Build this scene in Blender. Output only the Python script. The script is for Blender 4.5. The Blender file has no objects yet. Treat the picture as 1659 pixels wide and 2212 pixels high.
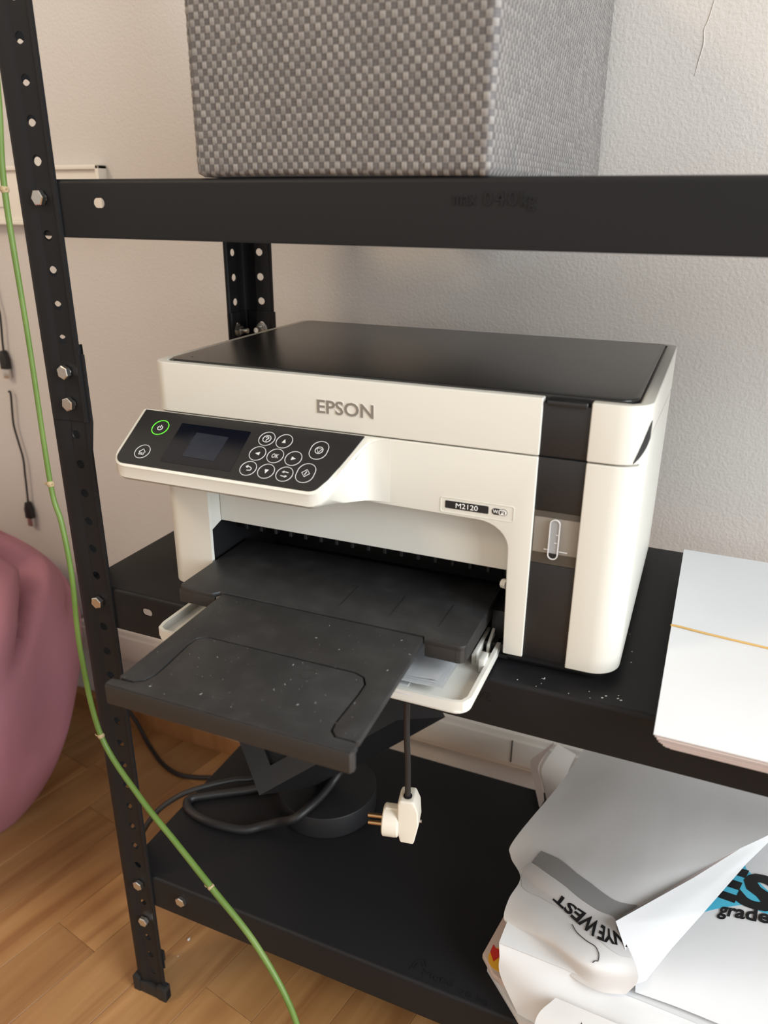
import bpy, bmesh, math, random
import numpy as np
from mathutils import Vector, Matrix
random.seed(4)
SC = bpy.context.scene
C = SC.collection
PI = math.pi

# ------------------------------------------------------------------ camera
yaw, pitch, roll, F = 0.40566, -0.37607, 0.0073, 1684.28
fw = Vector((-math.sin(yaw)*math.cos(pitch), math.cos(yaw)*math.cos(pitch), math.sin(pitch)))
rt = Vector((math.cos(yaw), math.sin(yaw), 0)); up = rt.cross(fw)
r2 = math.cos(roll)*rt+math.sin(roll)*up; u2 = -math.sin(roll)*rt+math.cos(roll)*up
cd = bpy.data.cameras.new('camera'); co = bpy.data.objects.new('camera', cd); C.objects.link(co)
co.matrix_world = Matrix(((r2.x, u2.x, -fw.x, .5020), (r2.y, u2.y, -fw.y, -.4676), (r2.z, u2.z, -fw.z, .8333), (0, 0, 0, 1)))
cd.sensor_fit = 'VERTICAL'; cd.sensor_height = 36; cd.lens = F*36/2212; cd.clip_start = .01
cd.dof.use_dof = True; cd.dof.focus_distance = .66; cd.dof.aperture_fstop = 7.0
SC.camera = co

# ------------------------------------------------------------------ light
wd = bpy.data.worlds.new('room_light'); SC.world = wd; wd.use_nodes = True
wd.node_tree.nodes['Background'].inputs[0].default_value = (1.0, .94, .875, 1)
wd.node_tree.nodes['Background'].inputs[1].default_value = .98

def area(name, loc, target, sx, sy, power, col):
    l = bpy.data.lights.new(name, 'AREA'); l.shape = 'RECTANGLE'; l.size = sx; l.size_y = sy
    l.energy = power; l.color = col
    o = bpy.data.objects.new(name, l); C.objects.link(o); o.location = loc
    o.rotation_euler = (Vector(target)-Vector(loc)).to_track_quat('-Z', 'Y').to_euler()
    return o
area('window_daylight', (2.3, -.55, 1.35), (.3, .1, .6), 1.3, 1.5, 88, (.88, .95, 1.0))
area('warm_ceiling_lamp', (-1.15, -1.3, 2.25), (-.2, .3, .7), .5, .5, 17, (1.0, .80, .56))
SC.view_settings.view_transform = 'Standard'; SC.view_settings.look = 'None'
SC.view_settings.gamma = 1; SC.view_settings.use_curve_mapping = False
SC.view_settings.exposure = 0.0

# ------------------------------------------------------------------ materials
def mat(name, col, rough=.5, metal=0, spec=.5, bump=None, var=None, coat=0, alpha=1, emit=None, coords='Object'):
    m = bpy.data.materials.new(name); m.use_nodes = True; nt = m.node_tree
    b = nt.nodes['Principled BSDF']
    b.inputs['Base Color'].default_value = (*col, 1); b.inputs['Roughness'].default_value = rough
    b.inputs['Metallic'].default_value = metal; b.inputs['Specular IOR Level'].default_value = spec
    b.inputs['Coat Weight'].default_value = coat; b.inputs['Alpha'].default_value = alpha
    if emit: b.inputs['Emission Color'].default_value = (*emit[0], 1); b.inputs['Emission Strength'].default_value = emit[1]
    tc = nt.nodes.new('ShaderNodeTexCoord')
    if bump:
        n = nt.nodes.new('ShaderNodeTexNoise'); n.inputs['Scale'].default_value = bump[0]; n.inputs['Detail'].default_value = bump[2] if len(bump) > 2 else 4
        bp = nt.nodes.new('ShaderNodeBump'); bp.inputs['Strength'].default_value = bump[1]; bp.inputs['Distance'].default_value = bump[3] if len(bump) > 3 else .001
        nt.links.new(tc.outputs[coords], n.inputs['Vector']); nt.links.new(n.outputs['Fac'], bp.inputs['Height'])
        nt.links.new(bp.outputs[0], b.inputs['Normal'])
    if var:   # (scale, colour2, low, high)
        n = nt.nodes.new('ShaderNodeTexNoise'); n.inputs['Scale'].default_value = var[0]; n.inputs['Detail'].default_value = 6
        r = nt.nodes.new('ShaderNodeValToRGB'); r.color_ramp.elements[0].position = var[2]; r.color_ramp.elements[1].position = var[3]
        r.color_ramp.elements[0].color = (*col, 1); r.color_ramp.elements[1].color = (*var[1], 1)
        nt.links.new(tc.outputs[coords], n.inputs['Vector']); nt.links.new(n.outputs['Fac'], r.inputs[0]); nt.links.new(r.outputs[0], b.inputs['Base Color'])
    return m

M = {}
M['wall'] = mat('plaster', (.60, .565, .53), .85, bump=(330, .5, 5, .0011))
M['ceiling'] = mat('ceiling_paint', (.8, .79, .77), .9, bump=(60, .2))
M['steel'] = mat('black_powder_coat', (.0100, .0100, .0112), .50, spec=.22, bump=(900, .12, 2, .0003))
M['zinc'] = mat('zinc_plated_steel', (.62, .61, .58), .28, metal=1, bump=(700, .25, 3, .0004))
M['white'] = mat('white_plastic', (.64, .625, .565), .36, bump=(1500, .05, 2, .0002))
M['white2'] = mat('white_plastic_inner', (.60, .59, .54), .45)
M['black'] = mat('black_plastic', (.011, .011, .012), .38, bump=(1600, .2, 2, .0003))
M['lid'] = mat('satin_black_lid', (.017, .0165, .016), .24, bump=(1400, .03, 2, .0002))
M['cavity'] = mat('black_inner_plastic', (.006, .006, .007), .5)
M['tray'] = mat('tray_black_plastic', (.016, .016, .017), .45, bump=(1300, .35, 3, .0003), var=(55, (.03, .03, .031), .45, .85))
M['traylip'] = mat('tray_edge_plastic', (.020, .019, .018), .5)
M['gloss'] = mat('gloss_black_panel', (.012, .012, .013), .3)
M['screen'] = mat('screen_glass', (.003, .004, .008), .12)
M['lcd'] = mat('lcd_film', (.012, .016, .026), .2, bump=(40, .3, 2, .001))
M['print'] = mat('light_grey_print', (.62, .62, .62), .5)
M['logo'] = mat('grey_logo_print', (.20, .18, .155), .4)
M['logoedge'] = mat('pale_logo_rim', (.70, .68, .62), .3)
M['blackink'] = mat('black_label_print', (.012, .012, .014), .4)
M['whiteink'] = mat('white_label_print', (.78, .78, .76), .5)
M['green'] = mat('green_power_light', (.05, .4, .02), .5, emit=((.12, .85, .03), 1.1))
M['smoke'] = mat('smoked_window', (.16, .135, .105), .15, alpha=.28)
M['tank'] = mat('translucent_tank', (.66, .62, .56), .4)
M['slotglass'] = mat('clear_slot', (.30, .31, .32), .12)
M['paper'] = mat('white_paper', (.70, .71, .72), .75, bump=(25, .12, 3, .004))
M['paperedge'] = mat('paper_edges', (.66, .58, .56), .8)
M['poster'] = mat('poster_back_paper', (.68, .68, .68), .7, bump=(14, .25, 3, .006))
M['greyprint'] = mat('grey_print', (.27, .27, .27), .6)
M['palegrey'] = mat('pale_grey_print', (.60, .60, .605), .7)
M['cyan'] = mat('cyan_print', (.075, .47, .66), .5)
M['rubber'] = mat('tan_rubber', (.62, .38, .12), .5)
M['bag'] = mat('dusty_pink_fabric', (.37, .155, .195), .72, bump=(18, .25, 4, .01))
M['vine'] = mat('green_stem', (.085, .155, .024), .5, var=(22, (.13, .205, .045), .4, .7))
M['node'] = mat('stem_node_brown', (.36, .27, .15), .7)
M['cable'] = mat('black_cable_rubber', (.013, .012, .012), .5)
M['plug'] = mat('aged_white_plastic', (.70, .66, .57), .45, var=(90, (.55, .49, .38), .62, .75))
M['brass'] = mat('brass_pin', (.55, .36, .19), .3, metal=1)
M['foot'] = mat('black_foot_rubber', (.01, .01, .01), .6)
M['socket'] = mat('ivory_plastic', (.78, .74, .66), .4)
M['duct'] = mat('cream_painted_duct', (.70, .66, .60), .5)
M['lampm'] = mat('dark_matt_metal', (.013, .013, .014), .5, spec=.35)
M['mag'] = mat('magazine_cover', (.62, .50, .45), .4)
M['red'] = mat('red_print', (.60, .03, .02), .4)
M['yellow'] = mat('yellow_print', (.80, .42, .03), .4)
M['board'] = mat('grey_card', (.50, .46, .42), .75, bump=(30, .2, 3, .003))

# laminate wood (grain along local Y, tone varies per plank)
def wood(name, c1, c2, c3, rand=True):
    m = bpy.data.materials.new(name); m.use_nodes = True; nt = m.node_tree; b = nt.nodes['Principled BSDF']
    tc = nt.nodes.new('ShaderNodeTexCoord'); oi = nt.nodes.new('ShaderNodeObjectInfo')
    mp = nt.nodes.new('ShaderNodeMapping'); mp.inputs['Scale'].default_value = (26, 2.2, 4)
    add = nt.nodes.new('ShaderNodeVectorMath'); add.operation = 'ADD'
    cmb = nt.nodes.new('ShaderNodeCombineXYZ'); mul = nt.nodes.new('ShaderNodeMath'); mul.operation = 'MULTIPLY'; mul.inputs[1].default_value = 37
    nt.links.new(oi.outputs['Random'], mul.inputs[0]); nt.links.new(mul.outputs[0], cmb.inputs[2])
    nt.links.new(tc.outputs['Object'], mp.inputs[0]); nt.links.new(mp.outputs[0], add.inputs[0]); nt.links.new(cmb.outputs[0], add.inputs[1])
    n = nt.nodes.new('ShaderNodeTexNoise'); n.inputs['Scale'].default_value = 1.0; n.inputs['Detail'].default_value = 7; n.inputs['Distortion'].default_value = 1.2
    nt.links.new(add.outputs[0], n.inputs['Vector'])
    r = nt.nodes.new('ShaderNodeValToRGB'); r.color_ramp.elements[0].position = .3; r.color_ramp.elements[1].position = .72
    r.color_ramp.elements[0].color = (*c1, 1); r.color_ramp.elements[1].color = (*c2, 1)
    e = r.color_ramp.elements.new(.5); e.color = (*c3, 1)
    nt.links.new(n.outputs['Fac'], r.inputs[0])
    hs = nt.nodes.new('ShaderNodeHueSaturation'); mr = nt.nodes.new('ShaderNodeMapRange')
    mr.inputs['To Min'].default_value = .82; mr.inputs['To Max'].default_value = 1.12
    nt.links.new(oi.outputs['Random'], mr.inputs[0]); nt.links.new(mr.outputs[0], hs.inputs['Value'])
    nt.links.new(r.outputs[0], hs.inputs['Color']); nt.links.new(hs.outputs[0], b.inputs['Base Color'])
    b.inputs['Roughness'].default_value = .36
    return m
M['wood'] = wood('beech_laminate', (.26, .120, .043), (.43, .240, .098), (.35, .182, .068))
M['skirt'] = wood('wooden_baseboard', (.30, .14, .05), (.44, .22, .09), (.38, .18, .07))

# woven fabric: thread tone from the strand attribute of the weave itself
m = bpy.data.materials.new('woven_grey_fabric'); m.use_nodes = True; nt = m.node_tree; b = nt.nodes['Principled BSDF']
at = nt.nodes.new('ShaderNodeAttribute'); at.attribute_name = 'strand'
mx = nt.nodes.new('ShaderNodeMix'); mx.data_type = 'RGBA'
mx.inputs[6].default_value = (.066, .060, .062, 1); mx.inputs[7].default_value = (.255, .238, .220, 1)
nt.links.new(at.outputs['Fac'], mx.inputs[0]); nt.links.new(mx.outputs[2], b.inputs['Base Color'])
b.inputs['Roughness'].default_value = .6; b.inputs['Sheen Weight'].default_value = .1
M['weave'] = m

# ------------------------------------------------------------------ helpers
def link(name, me, m, parent=None, loc=None, smooth=None):
    o = bpy.data.objects.new(name, me); C.objects.link(o)
    if m is not None and not me.materials: me.materials.append(M[m])
    if parent: o.parent = parent
    if loc is not None: o.location = loc
    return o
def bm_mesh(name, bm, smooth=35):
    if all(e.is_manifold for e in bm.edges): bmesh.ops.recalc_face_normals(bm, faces=bm.faces)
    me = bpy.data.meshes.new(name); bm.to_mesh(me); bm.free()
    if smooth:
        for p in me.polygons: p.use_smooth = True
        try: me.set_sharp_from_angle(angle=math.radians(smooth))
        except Exception: pass
    return me
def tag(o, label=None, cat=None, group=None, kind=None):
    if label: o['label'] = label
    if cat: o['category'] = cat
    if group: o['group'] = group
    if kind: o['kind'] = kind
    return o
def empty(name, loc=(0, 0, 0), rz=0):
    o = bpy.data.objects.new(name, None); C.objects.link(o); o.location = loc; o.rotation_euler = (0, 0, rz); o.empty_display_size = .02
    return o
def rrect(x0, y0, x1, y1, r, n=6):
    """rounded rectangle, r = radius or (x0y0, x1y0, x1y1, x0y1)"""
    if not isinstance(r, (tuple, list)): r = (r,)*4
    out = []
    for (cx, cy, sx, sy, a0, rr) in ((x0, y0, 1, 1, PI, r[0]), (x1, y0, -1, 1, 1.5*PI, r[1]), (x1, y1, -1, -1, 0, r[2]), (x0, y1, 1, -1, .5*PI, r[3])):
        if rr <= 1e-6: out.append((cx, cy)); continue
        for k in range(n+1):
            a = a0+k/n*PI/2; out.append((cx+sx*rr+rr*math.cos(a), cy+sy*rr+rr*math.sin(a)))
    return out
def bevel(bm, w, seg=2, ang=30, filt=None):
    es = [e for e in bm.edges if len(e.link_faces) == 2 and e.calc_face_angle(0) > math.radians(ang) and (filt is None or filt(e))]
    if es and w: bmesh.ops.bevel(bm, geom=es, offset=w, segments=seg, profile=.6, affect='EDGES', clamp_overlap=True)
def prism_bm(pts, a0, a1, axis='z', bev=0, seg=2, filt=None, bm=None):
    own = bmesh.new()
    def P(p, h):
        if axis == 'z': return (p[0], p[1], h)
        if axis == 'y': return (p[0], h, p[1])
        return (h, p[0], p[1])
    lo = [own.verts.new(P(p, a0)) for p in pts]; hi = [own.verts.new(P(p, a1)) for p in pts]
    n = len(pts)
    own.faces.new(lo); own.faces.new(hi[::-1])
    for i in range(n): own.faces.new((lo[i], hi[i], hi[(i+1) % n], lo[(i+1) % n]))
    bmesh.ops.recalc_face_normals(own, faces=own.faces)
    if bev: bevel(own, bev, seg, 30, filt)
    if bm is None: return own
    me = bpy.data.meshes.new('t'); own.to_mesh(me); own.free(); bm.from_mesh(me); bpy.data.meshes.remove(me)
    return bm
def box_bm(x0, x1, y0, y1, z0, z1, bev=0, seg=2, bm=None):
    return prism_bm([(x0, y0), (x1, y0), (x1, y1), (x0, y1)], z0, z1, 'z', bev, seg, None, bm)
def part(name, bm, m, parent, label=None, smooth=35):
    o = link(name, bm_mesh(name, bm, smooth), m, parent)
    if label: o['label'] = label
    return o
def cr(p0, p1, p2, p3, t):
    return .5*((2*p1)+(-p0+p2)*t+(2*p0-5*p1+4*p2-p3)*t*t+(-p0+3*p1-3*p2+p3)*t**3)
def crv(P, t):
    n = len(P)-1; x = min(max(t, 0), 1)*n; i = min(int(x), n-1); f = x-i
    g = lambda j: P[j] if 0 <= j <= n else (2*P[0]-P[1] if j < 0 else 2*P[n]-P[n-1])
    return cr(g(i-1), P[i], P[i+1], g(i+2), f)
def tube_bm(pts, rad, n=10, sub=8, bm=None, caps=True):
    pts = [np.array(p, float) for p in pts]
    if not isinstance(rad, (list, tuple)): rad = [rad]*len(pts)
    rad = [np.array([q]) for q in rad]
    N = (len(pts)-1)*sub
    path = [crv(pts, k/N) for k in range(N+1)] if sub > 1 else pts
    rr = [float(crv(rad, k/N)[0]) for k in range(N+1)] if sub > 1 else [float(q[0]) for q in rad]
    bm = bm or bmesh.new(); nrm = None; rings = []
    for i, p in enumerate(path):
        t = path[min(i+1, len(path)-1)]-path[max(i-1, 0)]; t = t/(np.linalg.norm(t)+1e-12)
        if nrm is None:
            a = np.array([0, 0, 1.]) if abs(t[2]) < .9 else np.array([1., 0, 0]); nrm = np.cross(t, a)
        nrm = nrm-t*(nrm@t); nrm /= np.linalg.norm(nrm)+1e-12; bi = np.cross(t, nrm)
        rings.append([bm.verts.new(tuple(p+rr[i]*(math.cos(2*PI*k/n)*nrm+math.sin(2*PI*k/n)*bi))) for k in range(n)])
    for a, b_ in zip(rings, rings[1:]):
        for k in range(n): bm.faces.new((a[k], a[(k+1) % n], b_[(k+1) % n], b_[k]))
    if caps: bm.faces.new(rings[0][::-1]); bm.faces.new(rings[-1])
    return bm
def cyl_bm(p0, p1, r, n=16, bm=None): return tube_bm([p0, p1], r, n, 1, bm)
def lathe_bm(prof, n=32, bm=None, cx=0, cy=0):
    bm = bm or bmesh.new(); rings = []
    for r, z in prof: rings.append([bm.verts.new((cx+r*math.cos(2*PI*k/n), cy+r*math.sin(2*PI*k/n), z)) for k in range(n)])
    for a, b_ in zip(rings, rings[1:]):
        for k in range(n): bm.faces.new((a[k], a[(k+1) % n], b_[(k+1) % n], b_[k]))
    bm.faces.new(rings[0][::-1]); bm.faces.new(rings[-1])
    return bm
def text_mesh(txt, bold=0, extrude=0, align='LEFT', shear=0, space=1.0, res=3):
    cu = bpy.data.curves.new('txt', 'FONT'); cu.body = txt; cu.size = 1; cu.offset = bold; cu.extrude = extrude; cu.align_x = align
    cu.shear = shear; cu.space_character = space; cu.resolution_u = res
    o = bpy.data.objects.new('txt', cu); C.objects.link(o)
    dg = bpy.context.evaluated_depsgraph_get(); dg.update()
    me = bpy.data.meshes.new_from_object(o.evaluated_get(dg)); bpy.data.objects.remove(o); bpy.data.curves.remove(cu)
    return me
def fit_text(name, txt, fn, x0, x1, y0, y1, m, parent, bold=0, thick=0, shear=0, cap=None, space=1.0):
    """map text bbox onto x0..x1,y0..y1 of the 2D frame fn(u,v)->3D (thick: raise along fn normal)"""
    me = text_mesh(txt, bold, .5 if thick else 0, shear=shear, space=space)
    v = np.array([list(p.co) for p in me.vertices]); lo, hi = v.min(0), v.max(0)
    for p in me.vertices:
        a = x0+(p.co.x-lo[0])/(hi[0]-lo[0])*(x1-x0); b_ = y0+(p.co.y-lo[1])/(hi[1]-lo[1])*(y1-y0)
        h = (p.co.z+.5)*thick if thick else 0
        p.co = fn(a, b_, h)
    me.materials.clear(); me.name = name
    return link(name, me, m, parent)
def flat_bm(pts, fn, h0, h1, bm=None):
    """thin solid from 2D outline in frame fn"""
    bm = bm or bmesh.new()
    lo = [bm.verts.new(fn(p[0], p[1], h0)) for p in pts]; hi = [bm.verts.new(fn(p[0], p[1], h1)) for p in pts]; n = len(pts)
    bm.faces.new(lo[::-1]); bm.faces.new(hi)
    for i in range(n): bm.faces.new((lo[i], lo[(i+1) % n], hi[(i+1) % n], hi[i]))
    return bm
def stroke_bm(pts, w, fn, h0, h1, closed=False, bm=None):
    bm = bm or bmesh.new(); P = [np.array(p, float) for p in pts]; n = len(P); L = []
    for i in range(n):
        a = P[i-1] if (i > 0 or closed) else P[i]; b_ = P[(i+1) % n] if (i < n-1 or closed) else P[i]
        d = b_-a; d = d/(np.linalg.norm(d)+1e-12); nn = np.array([-d[1], d[0]]); L.append((P[i]+nn*w/2, P[i]-nn*w/2))
    V = [[bm.verts.new(fn(q[0], q[1], h)) for q in pr for h in (h0, h1)] for pr in L]
    for i in range(n if closed else n-1):
        a, b_ = V[i], V[(i+1) % n]
        for q in ((1, 3), (3, 2), (2, 0), (0, 1)): bm.faces.new((a[q[0]], a[q[1]], b_[q[1]], b_[q[0]]))
    if not closed:
        bm.faces.new((V[0][0], V[0][1], V[0][3], V[0][2])); bm.faces.new((V[-1][0], V[-1][2], V[-1][3], V[-1][1]))
    return bm
def circ(cx, cy, r, n=28, a0=0, a1=2*PI, ry=None):
    full = abs(a1-a0-2*PI) < 1e-6
    return [(cx+r*math.cos(a0+(a1-a0)*k/(n if full else n-1)), cy+(ry or r)*math.sin(a0+(a1-a0)*k/(n if full else n-1))) for k in range(n)]
ID = lambda x, y, h: (x, y, h)

ZU, ZM, ZL = .8487, .5156, .1792        # shelf tops
PITCH, Z0 = .025797, .93866
HB = .0392
hz = lambda i: Z0-i*PITCH

# ------------------------------------------------------------------ the setting
WY = .395
o = part('wall_back', box_bm(-2.4, 2.6, WY, WY+.1, 0, 2.6), 'wall', None); tag(o, kind='structure'); wall = o
o = part('wall_left', box_bm(-2.5, -2.4, -3.2, WY+.1, 0, 2.6), 'wall', None); tag(o, kind='structure')
o = part('ceiling', box_bm(-2.5, 2.6, -3.2, WY+.1, 2.6, 2.7), 'ceiling', None); tag(o, kind='structure')
floor = part('floor', box_bm(-2.5, 2.6, -3.2, WY+.1, -.05, -.0045), 'wood', None); tag(floor, kind='structure')
th = .2; cw, sw = math.cos(th), math.sin(th); W = .0713
def plank_mesh(L):
    return bm_mesh('plank', box_bm(-W/2+.0002, W/2-.0002, -L/2+.0002, L/2-.0002, -.0045, 0, .0004, 1), 0)
pl_meshes = [plank_mesh(.44), plank_mesh(.36)]
for me_ in pl_meshes: me_.materials.append(M['wood'])
npl = 0
for k in range(-17, 15):
    u = -.1512+W*(k+.5); L = .44 if k % 3 else .36; me_ = pl_meshes[0 if k % 3 else 1]
    off = {-2: .1455, 3: .045}.get(k, (k*.171) % L)
    for j in range(-4, 3):
        v = off+(j+.5)*L
        X = u*cw+v*sw; Y = -u*sw+v*cw
        if Y > WY+L*.35 or Y < -1.0 or X < -1.35 or X > 1.15: continue
        if Y+L/2 > WY+.09 and Y-L/2 > WY: continue
        p = bpy.data.objects.new('plank', me_); C.objects.link(p); p.parent = floor
        p.location = (X, Y, 0); p.rotation_euler = (0, 0, -th); npl += 1
# baseboard
o = part('baseboard_back', prism_bm([(.383, 0), (WY, 0), (WY, .036), (.388, .036), (.383, .031)], -2.4, 2.6, 'x'), 'skirt', None); tag(o, kind='structure')
# hairline crack in the plaster
crk = [(.4485, 1.0061), (.4465, .9939), (.4448, .9868), (.4429, .9815), (.4441, .9706), (.442, .9578), (.4399, .9448)]
o = part('plaster_crack', tube_bm([(x, WY-.0002, z) for x, z in crk], [.0003, .0005, .0005, .0004, .0005, .0004, .0001], 6, 3), 'wall', wall)

# cable duct low on the wall, behind the rack
d = empty('cable_duct', (-.40, .385, .15))
tag(d, 'long cream cable duct running low along the wall behind the black rack', 'duct')
def rel(bm, o_): bmesh.ops.translate(bm, verts=bm.verts, vec=-Vector(o_.location)); return bm
part('duct_body', rel(box_bm(-.405, 1.6, .372, WY, .138, .192, .003), d), 'duct', d)
part('duct_cover', rel(box_bm(-.400, 1.59, .368, .3725, .146, .184, .002), d), 'duct', d)
o = part('cover_joint', rel(box_bm(.327, .3285, .3672, .3685, .150, .184), d), 'black', d)
# wall panel upper left
s = empty('wall_panel', (-.35, WY, .84))
tag(s, 'ivory plastic framed panel on the wall behind the left post', 'wall panel')
fr = bmesh.new()
for a in ((-.52, -.26, .872, .8775), (-.52, -.26, .8035, .809), (-.2655, -.26, .8035, .8775), (-.52, -.5145, .8035, .8775)):
    box_bm(a[0], a[1], .379, WY, a[2], a[3], .0012, 2, fr)
part('frame', rel(fr, s), 'socket', s)
part('cover_plate', rel(box_bm(-.515, -.265, .384, .392, .809, .872, .001), s), 'socket', s)
part('switch_rocker', rel(box_bm(-.47, -.435, .381, .385, .826, .855, .001), s), 'socket', s)

# ------------------------------------------------------------------ shelving rack
rack = empty('shelving_rack', (0, 0, 0))
tag(rack, 'black bolted steel shelving rack with perforated corner posts, carrying the printer', 'shelf')
SECT = [(.0016, .0016), (.0030, .0008), (.0060, .0002), (.0092, .0), (.0165, .0014), (.0180, .0022)]   # flange profile (along, inward)
def post_bm(zt, zb, off=0.0, joff=0):
    """L-shaped perforated post, corner at the origin, flanges along +x and +y; zt/zb top and bottom"""
    bm = bmesh.new()
    i0 = math.ceil((Z0-zt)/PITCH+.25); i1 = math.floor((Z0-zb)/PITCH-.25)
    levels = [zt]; cells = []
    zs = [zt]
    for i in range(i0, i1+1):
        zc = hz(i); zs += [zc+PITCH*.45, zc-PITCH*.45]
    zs.append(zb)
    H0, H1 = .0190, .0335
    def V(a, b_, z, side):
        a -= off; b_ -= off*1.0
        return bm.verts.new((a, b_, z) if side == 0 else (b_, a, z))
    for side in (0, 1):
        strips = SECT+[(H0, .0022)]
        for z1, z0 in zip(zs, zs[1:]):
            if z1-z0 < 1e-5: continue
            for p, q in zip(strips, strips[1:]):
                bm.faces.new((V(*p, z1, side), V(*q, z1, side), V(*q, z0, side), V(*p, z0, side)))
            e = [(H1, .0022), (.0355, .0010), (.0385+joff, .0016), (.0385+joff, .0035)]
            for p, q in zip(e, e[1:]):
                bm.faces.new((V(*p, z1, side), V(*q, z1, side), V(*q, z0, side), V(*p, z0, side)))
        k = 0
        holes = {round(hz(i), 6) for i in range(i0, i1+1)}
        for z1, z0 in zip(zs, zs[1:]):
            if z1-z0 < 1e-5: continue
            zc = (z1+z0)/2
            if round(zc, 6) in holes:
                cx = .0236; N = 16; rw, rh = .0043, .0039
                hp = [(cx+rw*math.cos(PI/4+2*PI*q/N), zc+rh*math.sin(PI/4+2*PI*q/N)) for q in range(N)]
                cs = [(H1, z1), (H0, z1), (H0, z0), (H1, z0)]
                for q in range(4):
                    arc_ = [hp[(q*4+j) % N] for j in range(5)]
                    bm.faces.new([V(x, .0022, z, side) for x, z in [cs[q], cs[(q+1) % 4]]+arc_[::-1]])
            else:
                bm.faces.new((V(H0, .0022, z1, side), V(H1, .0022, z1, side), V(H1, .0022, z0, side), V(H0, .0022, z0, side)))
    bmesh.ops.remove_doubles(bm, verts=bm.verts, dist=1e-5)
    # orient outward, then thicken inward
    bmesh.ops.recalc_face_normals(bm, faces=bm.faces)
    s_ = sum((f.normal.y for f in bm.faces if abs(f.normal.y) > .9), 0)
    if s_ > 0: bmesh.ops.reverse_faces(bm, faces=bm.faces)
    bm.normal_update()
    return bm
def shell(me, th_):
    # give the folded sheet metal its thickness
    o_ = bpy.data.objects.new('t', me); C.objects.link(o_)
    md = o_.modifiers.new('thickness', 'SOLIDIFY'); md.thickness = th_; md.offset = -1
    dg = bpy.context.evaluated_depsgraph_get(); dg.update()
    m2 = bpy.data.meshes.new_from_object(o_.evaluated_get(dg)); m2.name = me.name
    bpy.data.objects.remove(o_); bpy.data.meshes.remove(me)
    m2.set_sharp_from_angle(angle=math.radians(22))
    return m2
SPLIT_T, SPLIT_B = .7215, .6668
up_me = shell(bm_mesh('post_upper', post_bm(1.28, SPLIT_B), 25), .0011)
lo_bm = post_bm(SPLIT_T, .004, off=0.0, joff=0)
for v in lo_bm.verts:          # the sleeve at the joint is pressed wider, so that the upper post slots in front of it
    z = v.co.z
    k = max(0, min(1, (z-(SPLIT_B-.010))/.008))
    if k > 0:
        if v.co.x > .036: v.co.x += .0026*k
        if v.co.y > .036: v.co.y += .0026*k
        if v.co.x > .004: v.co.y += .0016*k*(1 if v.co.y < .012 else 0)
        if v.co.y > .004 and v.co.x < .012: v.co.x += .0016*k
lo_me = shell(bm_mesh('post_lower', lo_bm, 25), .0011)
# foot cap
fc = bmesh.new()
def lprism(x0, w, t, z0, z1, bm):
    pts = [(x0, x0), (w, x0), (w, t), (t, t), (t, w), (x0, w)]
    return prism_bm(pts, z0, z1, 'z', .0012, 2, None, bm)
lprism(-.0022, .0415, .0068, -.0002, .0155, fc)
box_bm(.030, .0415, -.003, .0068, .0, .020, .001, 2, fc)
box_bm(-.003, .006, -.003, .0068, .0, .021, .001, 2, fc)
cap_me = bm_mesh('foot_cap', fc, 35)
RW, RD = .90, .30
corners = [((0, 0), 0, 1), ((0, RD), -PI/2, -1), ((RW, 0), PI/2, -1), ((RW, RD), PI, 1)]
ufirst = None
for (cx, cy), rz, _ in corners:
    for me_, nm in ((up_me, 'post'), (lo_me, 'post')):
        q = link(nm, me_, 'steel', rack, (cx, cy, 0)); q.rotation_euler = (0, 0, rz)
    fcap = link('foot_cap', cap_me, 'foot', rack, (cx, cy, 0)); fcap.rotation_euler = (0, 0, rz)
# corner reinforcement tab seen behind the front left post near the floor
part('gusset', box_bm(.036, .0395, .004, .0055, .045, .066, .0005), 'steel', rack)

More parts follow.
